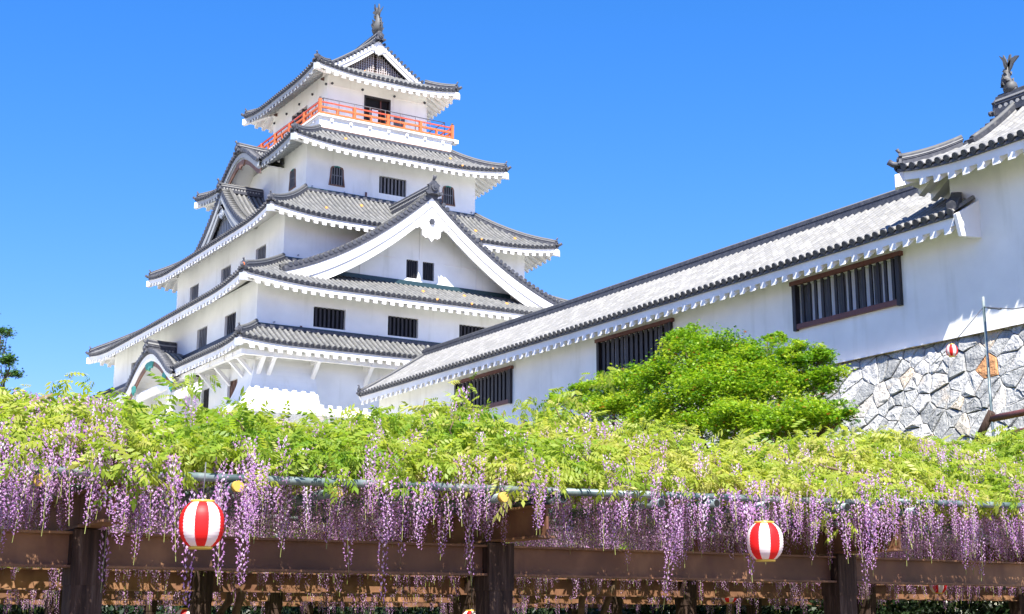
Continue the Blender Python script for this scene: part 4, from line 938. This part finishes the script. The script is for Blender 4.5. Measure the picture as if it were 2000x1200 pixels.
for i in range(40):     # sprays drooping over the front pipe
    x = random.uniform(-20, 2020)
    for _ in range(random.choice((3, 5, 8, 12))): lo.append(tuple(pix(x+random.gauss(0, 22), lerp(893, 963, x/2000)+random.gauss(0, 18), 10.75+random.uniform(-.1, .15))))
LO = np.array(lo)
P = np.concatenate([canopy_pts(21000, 11.1, 13.9, .26), canopy_pts(5500, 10.95, 12.2, .15), LO, canopy_pts(4500, 13.9, 18, .25), canopy_pts(19000, 14.5, 38, .5)])
nbig = 19000
# loose shoots standing above the canopy
sh = []
for (x, y, n_) in ((30, 735, 10), (140, 715, 16), (60, 745, 14), (280, 765, 12), (375, 715, 12), (330, 745, 8), (200, 755, 12), (480, 795, 14), (560, 806, 8), (640, 790, 12), (760, 770, 12), (905, 728, 12), (860, 760, 14), (930, 775, 10), (1010, 760, 12), (1180, 700, 9), (1120, 745, 18), (1060, 765, 14), (1250, 800, 12), (1330, 810, 14), (1450, 818, 10), (1560, 820, 14), (1650, 808, 12), (1730, 815, 14), (1830, 838, 12), (1930, 825, 12), (1985, 815, 10), (1600, 1000, 10), (1640, 1015, 8)):
    for _ in range(n_): sh.append(pix(x+random.gauss(0, 20), y+14+abs(random.gauss(0, 22)) if y < 990 else y+random.gauss(0, 10), random.uniform(13.0, 14.5) if y < 990 else 11.0))
P = np.concatenate([P, np.array([tuple(p) for p in sh])])
n = len(P)
V, Fq = scatter(tv, tf, P, rng.uniform(0, 2*pi, n), rng.normal(.15, .6, n), rng.normal(0, .6, n), rng.uniform(.45, 1.2, n)*np.where(np.arange(n) < len(P)-len(sh)-nbig, 1, np.where(np.arange(n) < len(P)-len(sh), 2.6, 1)))
tn = np.clip(.5+.28*np.sin(P[:, 0]*1.3+P[:, 1])*np.cos(P[:, 2]*3+P[:, 0]*.7)+rng.normal(0, .18, n), 0, 1); tn = np.repeat(tn, len(tv))+rng.normal(0, .03, n*len(tv))
o = mesh_np('foliage', V, Fq, ['wisteria_leaf'], None, np.clip(tn, 0, 1), WS); o['kind'] = 'stuff'
# branches and trunks
def vine(p, q, r, wob, n_=10, rs=None):
    R = rs or random; pts = []
    for i in range(n_+1):
        t = i/n_; c = Vector(p).lerp(Vector(q), t); c += Vector((R.gauss(0, wob), R.gauss(0, wob), R.gauss(0, wob*.6)))*(0 if i in (0, n_) else 1); pts.append(c)
    return pts, [r*(1-.55*i/n_) for i in range(n_+1)]
R_ = random.Random(3)
for i in range(14):   # gnarled stems showing along the front edge
    x = R_.uniform(0, 2000); p = pix(x, lerp(912, 975, x/2000)+R_.uniform(-28, 6), R_.uniform(11.2, 11.4)); q = p+Vector((R_.uniform(-.7, .7), R_.uniform(.0, .5), R_.uniform(.02, .42)))
    pts, rr = vine(p, q, R_.uniform(.014, .028), .016, 9, R_); m = MB(); m.tube(pts, rr, 'bark', 7); m.build('branch', WS)
for i in range(50):
    a = R_.uniform(1, 22); b = R_.uniform(11.2, 16); pts, rr = vine((a, b, 2.95), (a+R_.uniform(-1.6, 1.6), b+R_.uniform(-1, 1), 2.98+R_.uniform(0, .5)), R_.uniform(.02, .05), .06, rs=R_); m = MB(); m.tube(pts, rr, 'bark', 7); m.build('branch', WS)
m = MB()
for i in range(130):
    a = R_.uniform(2, 17); b = R_.uniform(11.3, 14.5); z = float(top_z(a, b)); pts, rr = vine((a, b, 2.9), (a+R_.uniform(-.5, .5), b+R_.uniform(-.4, .4), z+R_.uniform(-.2, .06)), .014, .03, 6, R_); m.tube(pts, rr, 'bark', 5)
m.build('twigs', WS)['kind'] = 'stuff'
for x, y in ((14.0, 20.8), (7.6, 21.0)):
    m = MB()
    for k in range(2): pts, rr = vine((x+k*.08, y, 0), (x+R_.uniform(-.5, .5)+.3, y-.6, 2.95), .075, .05, 12, R_); m.tube(pts, [q*1.2 for q in rr], 'bark', 9)
    m.build('trunk', WS)
# racemes
def raceme(nf, L, seed):
    R = random.Random(seed); V = []; Fq = []; T = []; MI = []
    for i in range(nf):
        t = (i+R.random())/nf; z = -L*t; w_ = .042*(1-.65*t**1.6)+.007; an = i*2.4+R.uniform(-.5, .5); sz = .0185*(1.15-.5*t)*R.uniform(.75, 1.2)
        c = Vector((cos(an)*w_, sin(an)*w_, z+R.uniform(-.006, .006))); o_ = Vector((cos(an), sin(an), .25)).normalized(); sd = Vector((-sin(an), cos(an), 0))
        up = sd.cross(o_)
        k = len(V)
        V += [c-sd*sz*.6+up*sz*.2, c+up*sz*1.0-o_*.004, c+sd*sz*.6+up*sz*.2, c+o_*sz*.3-up*sz*.2]; Fq.append((k, k+1, k+2, k+3)); T += [R.uniform(.6, .92)-.25*t]*4; MI.append(0)
        k = len(V)
        V += [c-sd*sz*.28, c+o_*sz*1.1+up*sz*.15, c+sd*sz*.28, c-up*sz*.75+o_*sz*.5]; Fq.append((k, k+1, k+2, k+3)); T += [R.uniform(.15, .55)]*4; MI.append(0)
    for q in range(8):
        z0, z1 = -L*1.12*q/8, -L*1.12*(q+1)/8; k = len(V); wd = .0025
        V += [Vector((-wd, 0, z0)), Vector((wd, 0, z0)), Vector((wd, .001, z1)), Vector((-wd, .001, z1))]; Fq.append((k, k+1, k+2, k+3)); T += [.5]*4; MI.append(1)
    return np.array([tuple(v) for v in V]), np.array(Fq), np.array(T), np.array(MI)
VAR = [raceme(52, .40, 1), raceme(66, .52, 2), raceme(78, .66, 3), raceme(38, .28, 4), raceme(48, .5, 5)]
VM = []
for i, (v, f, t_, mi_) in enumerate(VAR):
    me = bpy.data.meshes.new('flower_cluster'); me.from_pydata(v.tolist(), [], f.tolist()); me.materials.append(MAT['petal']); me.materials.append(MAT['stem_green'])
    me.polygons.foreach_set('material_index', mi_.astype(np.int32)); at = me.attributes.new('tint', 'FLOAT', 'POINT'); at.data.foreach_set('value', t_.astype(np.float32)); me.update(); VM.append(me)
GAPS = ((85, 212), (560, 640), (800, 905), (985, 1090), (1360, 1420), (1600, 1665), (1745, 1775))
def px_of(a, b): X = a*cos(HEAD)-b*sin(HEAD); Y = a*sin(HEAD)+b*cos(HEAD); return 1000+X/(Y*cos(PITCH)+1.2*sin(PITCH))*F_PX
# the nearest hundred are objects of their own
near = []
for i in range(100):
    x = 2000*(i+.5)/100; x += 26*sin(x*.045)+random.uniform(-10, 10)
    if any(p < x < q for p, q in GAPS) and random.random() < .75: x = random.choice((30, 260, 300, 500, 770, 1130, 1240, 1320, 1560, 1700, 1800, 1850, 1900, 1960))+random.uniform(-25, 25); b = random.choice((10.6, 10.75, 11.2, 11.5))+random.uniform(-.1, .1)
    y = lerp(918, 978, x/2000)+random.uniform(-35, 50); near.append((pix(x, y, b), random.choice((0, 1, 1, 2, 3, 4))))
for x, y, b, k, s_ in ((20, 790, 12.3, 2, 1.3), (50, 800, 12.2, 2, 1.3), (375, 775, 12.4, 1, 1.1), (1120, 835, 12.3, 2, 1.2), (1140, 850, 12.2, 1, 1.2), (1545, 878, 12.0, 1, 1), (1550, 900, 11.9, 1, 1), (905, 755, 13, 3, .8), (15, 860, 12, 2, 1.2), (70, 840, 12.1, 2, 1.1)):
    near[int(x/20) % 100] = (pix(x, y, b-.3), k)
for p, k in near:
    o = bpy.data.objects.new('flower_cluster', VM[k]); COL.objects.link(o); o.parent = WS; o.location = p-Vector(WS.location); o.rotation_euler = (random.gauss(0, .06), random.gauss(0, .06), random.uniform(0, 6.3)); q = random.uniform(.9, 1.15); o.scale = (q, q, random.choice((.55, .7, .8, .9, 1.0, 1.3)))
VV = []; FF = []; TT = []; MM = []; off = 0
def add_batch(P, scl):
    global off
    for k in range(5):
        sel = rng.integers(0, 5, len(P)) == k if False else (np.arange(len(P)) % 5 == k); Q = P[sel]
        if not len(Q): continue
        v, f, t_, mi_ = VAR[k]; n_ = len(Q); V, Fq = scatter(v, f, Q, rng.uniform(0, 2*pi, n_), rng.normal(0, .07, n_), rng.normal(0, .07, n_), rng.uniform(.8, 1.2, n_)*scl)
        VV.append(V); FF.append(Fq+off); off += len(V); TT.append(np.tile(t_, n_)+np.repeat(rng.normal(0, .08, n_), len(t_))); MM.append(np.tile(mi_, n_))
def rac_pts(n_, b0, b1, z0, z1):
    a = rng.uniform(-2, 32, n_*3); b = rng.uniform(b0, b1, n_*3); k = in_view(a, b, 1.15); a, b = a[k][:n_], b[k][:n_]
    cl = np.sin(a*3.1+np.sin(b*2)*2)*.5+.5; z = rng.uniform(z0, z1, len(a)); keep = rng.random(len(a)) < .6+.4*cl; 
    if b0 < 11.5 and z1 > 2: X_ = px_of(a, b); keep &= ~(np.any([(X_ > p) & (X_ < q) for p, q in GAPS], axis=0) & (rng.random(len(a)) < .7))
    return np.stack([a, b, z], 1)[keep]
add_batch(rac_pts(950, 10.9, 12.5, 2.76, 3.1), .85); add_batch(rac_pts(2600, 12.5, 16, 2.7, 2.95), .85); add_batch(rac_pts(2300, 16, 24, 2.6, 2.95), .95); add_batch(rac_pts(900, 24, 37, 2.4, 2.9), 1.15)
# clusters woven into the leaves, more of them toward both ends
Q = rac_pts(2300, 10.9, 12.9, 0, 1); Q[:, 2] = top_z(Q[:, 0], Q[:, 1])-.02-.3*rng.random(len(Q)); Q[:, 1] -= .28; X = Q[:, 0]/Q[:, 1]
dens = np.where(X < .285, 1.0, np.where(X > .95, .34, .34))*(.45+.9*(np.sin(Q[:, 0]*2.3+1) > .1)); Q = Q[rng.random(len(Q)) < dens]; add_batch(Q, .8)
o = mesh_np('flower_clusters', np.concatenate(VV), np.concatenate(FF), ['petal', 'stem_green'], np.concatenate(MM), np.clip(np.concatenate(TT), 0, 1), WS); o['kind'] = 'stuff'

m = leaf_template(3, .2); n = 15000; a = rng.uniform(-4, 27, n); b = 39.5+rng.normal(0, .6, n)+1.0*np.sin(a*.6); k = np.arange(n) > 7000; a[k] = 27.2+rng.normal(0, .4, k.sum()); b[k] = rng.uniform(14, 40, k.sum()); z = rng.uniform(0, 1, n)**.8*(2.6+.5*np.sin(a*.9)+.3*np.sin(a*2.3))  # added leaf screen, keeps the view under the pergola dark
V, Fq = scatter(m[0], m[1], np.stack([a, b, z], 1), rng.uniform(0, 2*pi, n), rng.normal(0, .5, n), rng.normal(0, .5, n), rng.uniform(2.2, 3.8, n))
o = mesh_np('hedge', V, Fq, ['hedge_leaf'], None, np.repeat(rng.random(n), len(m[0]))); tag(o, 'dark shady hedge running behind the pergola posts', 'hedge'); o['kind'] = 'stuff'

# ------------------------------------------------------------------ maple and the tree at the left edge
def tree(name, base, clumps, leaf, nleaf, size, label, cat, bark='bark', tr=.14, tseed=1, red=0):
    T_ = empty(name, base, label, cat); R = random.Random(tseed); g = np.random.default_rng(tseed)
    m = MB(); b = Vector(base); cen = sum((Vector(c[:3]) for c in clumps), Vector())/len(clumps)
    fork = Vector((lerp(b.x, cen.x, .5), lerp(b.y, cen.y, .5), lerp(b.z, cen.z, .45)))
    pts, rr = vine(b, fork, tr, .05, 8, R); m.tube(pts, [tr*(1-.35*i/8) for i in range(9)], bark, 10)
    for c in clumps:
        pts, rr = vine(fork, Vector(c[:3])-Vector((0, 0, c[5]*.3)), tr*.42, .12, 8, R); m.tube(pts, rr, bark, 6)
        for q in range(4):
            e_ = Vector(c[:3])+Vector((R.uniform(-.7, .7)*c[3], R.uniform(-.7, .7)*c[4], R.uniform(-.3, .4)*c[5])); p2, r2 = vine(pts[6], e_, tr*.16, .06, 5, R); m.tube(p2, r2, bark, 5)
    m.build('trunk', T_)
    vol = np.array([c[3]*c[4]*c[5] for c in clumps])**.67; cnt = (nleaf*vol/vol.sum()).astype(int); PP = []; TN = []
    pivot = float(np.mean([c[0] for c in clumps]))
    for c, k in zip(clumps, cnt):
        # sprays: many small flat pads of leaves inside each clump
        ns = max(4, k//70); d = g.normal(size=(ns, 3)); d /= np.linalg.norm(d, axis=1)[:, None]; rad = g.uniform(.5, 1.08, ns)[:, None]; d[:, 2] = np.where(d[:, 2] < -.35, -d[:, 2]*.6, d[:, 2])
        sc_ = np.array(c[:3])+d*rad*np.array(c[3:6]); kk = g.integers(0, ns, k); spread = .20*min(1.2, c[3])
        p = sc_[kk]+g.normal(size=(k, 3))*np.array([spread, spread, spread*.5]); p[:, 2] -= .35*((p[:, 0]-sc_[kk][:, 0])**2+(p[:, 1]-sc_[kk][:, 1])**2)
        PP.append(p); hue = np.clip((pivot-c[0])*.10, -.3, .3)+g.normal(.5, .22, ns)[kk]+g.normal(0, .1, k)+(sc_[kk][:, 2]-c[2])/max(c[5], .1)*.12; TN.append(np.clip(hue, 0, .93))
    P_ = np.concatenate(PP); TN = np.concatenate(TN); k = len(P_)
    if red: TN = np.where(g.random(k) < red, 1.0, TN)
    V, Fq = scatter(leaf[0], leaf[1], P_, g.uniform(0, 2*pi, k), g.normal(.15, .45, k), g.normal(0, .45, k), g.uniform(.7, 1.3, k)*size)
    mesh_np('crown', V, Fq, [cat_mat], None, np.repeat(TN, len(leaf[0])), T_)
star = []; sf = []
for i, (an, L) in enumerate(((0, 1), (.75, .85), (-.75, .85), (1.6, .6), (-1.6, .6))):
    k = len(star); d = (cos(an), sin(an)); s_ = (-sin(an), cos(an)); star += [(0, 0, 0), (d[0]*L*.5+s_[0]*.16, d[1]*L*.5+s_[1]*.16, -.02), (d[0]*L, d[1]*L, -.2*L), (d[0]*L*.5-s_[0]*.16, d[1]*L*.5-s_[1]*.16, -.02)]; sf.append((k, k+1, k+2, k+3))
star = (np.array(star), np.array(sf))
def P3(x, y, a):  # sight line through a photograph point at world x = a
    p = pix(x, y, 1.0); d = p-Vector((0, 0, EYE)); t = a/d.x; return Vector((0, 0, EYE))+d*t
cl = []
for (x, y, a, rx, rz) in ((1350, 690, 25.2, .95, .62), (1330, 662, 25.4, .55, .4), (1420, 690, 25.4, .95, .55), (1500, 700, 25.6, .8, .5), (1575, 705, 26, .6, .45), (1600, 690, 26.2, .45, .32), (1555, 680, 26, .35, .25), (1590, 760, 26, .65, .6), (1500, 770, 25, 1.0, .7), (1410, 770, 24.4, 1.05, .6), (1300, 740, 24.8, .95, .6), (1215, 760, 24.6, .85, .5), (1240, 790, 24.2, .8, .45), (1150, 790, 24.8, .6, .36), (1340, 780, 23.6, .8, .5), (1440, 815, 23.4, .8, .5), (1530, 835, 23.6, .8, .45), (1200, 800, 23.8, .7, .4), (1095, 782, 24.6, .5, .35), (1130, 762, 24.8, .5, .35), (1165, 755, 25, .5, .35), (1250, 735, 25.2, .6, .4), (1075, 815, 24.2, .55, .3), (1350, 645, 25.6, .3, .2), (1620, 735, 26, .45, .35), (1645, 810, 24.5, .4, .2), (1510, 655, 25.9, .3, .22), (1190, 735, 25.4, .4, .25), (1370, 830, 23.8, 1.0, .5), (1470, 830, 23.8, 1.0, .5), (1560, 815, 24, .9, .45), (1620, 810, 24.5, .55, .35), (1290, 820, 24, .9, .5), (1400, 730, 24.9, 1.0, .6), (1480, 735, 25.2, .9, .6)):
    p = P3(x, y+6, a); cl.append((p.x, p.y, p.z, rx, rx*1.1, rz*1.25))
cat_mat = 'maple_leaf'
pb = P3(1430, 900, 25.2); tree('maple_tree', (pb.x, pb.y, 0), cl, star, 92000, .066, 'bright green Japanese maple with layered foliage in front of the white gallery', 'maple tree', tseed=4, red=.012)
cat_mat = 'tree_leaf'; cl = []
for (x, y, a, rx, rz) in ((-40, 700, 11, 1.1, .9), (-10, 650, 11.2, .55, .4), (8, 712, 11, .55, .35), (-5, 735, 11, .6, .4), (-70, 620, 11.3, 1.0, .8), (-90, 760, 11.2, 1.3, .9), (-150, 690, 11.5, 1.5, 1.2)):
    p = P3(x+12, y, a); cl.append((p.x, p.y, p.z, rx, rx, rz))
pb = P3(-60, 900, 11.2); tree('broadleaf_tree', (pb.x, pb.y, 0), cl, star, 9000, .09, 'dark green tree cut off by the left edge behind the wisteria', 'tree', tseed=9)

# ------------------------------------------------------------------ lanterns
def lantern(loc, dia, label, hang=.3, tilt=0, group='red and white lanterns'):
    L = empty('paper_lantern', loc, label, 'lantern', group); c = Vector(loc); R = dia/2; H = dia*.98; m = MB(); n_ = 40; k = 26; g = []
    for j in range(k+1):
        t = -1+2*j/k; rr = R*(1-abs(t)**2.5*.70)**.55*(1 if j % 2 else .972); z = t*H/2
        g.append([m.vert(c+Vector((rr*cos(2*pi*i/n_+tilt), rr*sin(2*pi*i/n_+tilt), z))) for i in range(n_)])
    for j in range(k):
        for i in range(n_): m.face([g[j][i], g[j][(i+1) % n_], g[j+1][(i+1) % n_], g[j+1][i]], 'paper_red' if (i//4) % 2 else 'paper_white', True)
    m.build('lantern_body', L)
    for z in (-H/2, H/2):
        m = MB(); rr = R*.53; e_ = .048*dia*(1 if z > 0 else -1); m.tube([c+Vector((0, 0, z-e_*.2)), c+Vector((0, 0, z+e_))], rr, 'brass', 24); m.build('rim', L)
    m = MB(); m.tube([c+Vector((0, 0, H/2)), c+Vector((0, 0, H/2+dia*.1))], .012, 'steel_dark', 6); m.tube([c+Vector((0, 0, H/2)), c+Vector((.01, 0, H/2+hang))], .005, 'steel_dark', 6); m.build('hook', L)
    return L
def tilt_for(p, off=0): return atan2(-p.y, -p.x)+off
p = pix(394, 1025, 10.3); lantern(p, .335, 'larger red and white paper lantern hanging in front of the left beam', .3, tilt_for(p, .314))
p = pix(1494, 1058, 10.4); lantern(p, .35, 'red and white paper lantern hanging in front of the beam at the right', .3, tilt_for(p, -.33))
for x, y, b, d, lb in ((1424, 1160, 23, .36, 'small half-hidden red and white lantern behind the second beam below the right lantern'), (1832, 1140, 19.4, .36, 'half-hidden red and white lantern behind the front beam near the right edge'), (921, 1216, 20, .36, 'red and white lantern just showing at the bottom edge left of the middle post'), (364, 1216, 20.5, .38, 'red and white lantern just showing at the bottom edge under the large left lantern')):
    p = pix(x, y, b); lantern(p, d, lb, 2.7-p.z if p.z < 2.5 else .3, tilt_for(p))
p = P3(1859, 685, 22); lantern(p, .235, 'little red and white lantern on a wire against the stone wall', .06, tilt_for(p, .2))
# pole with wires, log handrail
p0 = P3(1920, 580, 22); p1 = P3(1934, 860, 22); m = MB(); m.tube([(p0.x, p0.y, p0.z), (p0.x, p0.y, 2.2)], .028, 'pipe_steel', 10)
pl = empty('lamp_pole', (p0.x, p0.y, 2.2), 'thin galvanised pole holding the lantern wire in front of the stone wall', 'pole'); m.build('post', pl)
m = MB(); a = P3(1921, 600, 22); b = P3(1861, 672, 22); c = P3(1818, 715, 24); m.tube([a, b, c], .008, 'steel_dark', 5); d = P3(2040, 595, 21); m.tube([a, a.lerp(d, .5)-Vector((0, 0, .06)), d], .01, 'steel_dark', 5); m.tube([a.lerp(d, .08)-Vector((0,0,.02)), a.lerp(d, .3)-Vector((0, 0, .05))], .02, 'steel_dark', 6); m.build('wire', pl)
hr = empty('handrail', tuple(P3(1937, 860, 21)), 'brown log handrail at the right edge below the stone wall', 'handrail')
for pts, r_, nm in (([(1937, 805), (1905, 870)], .075, 'post'), ([(1938, 818), (2080, 790)], .065, 'rail'), ([(1960, 850), (2080, 828)], .065, 'rail')):
    m = MB(); m.tube([P3(x, y, 21) for x, y in pts], r_, 'frame_brown' if nm == 'rail' else 'timber', 10); m.build(nm, hr)
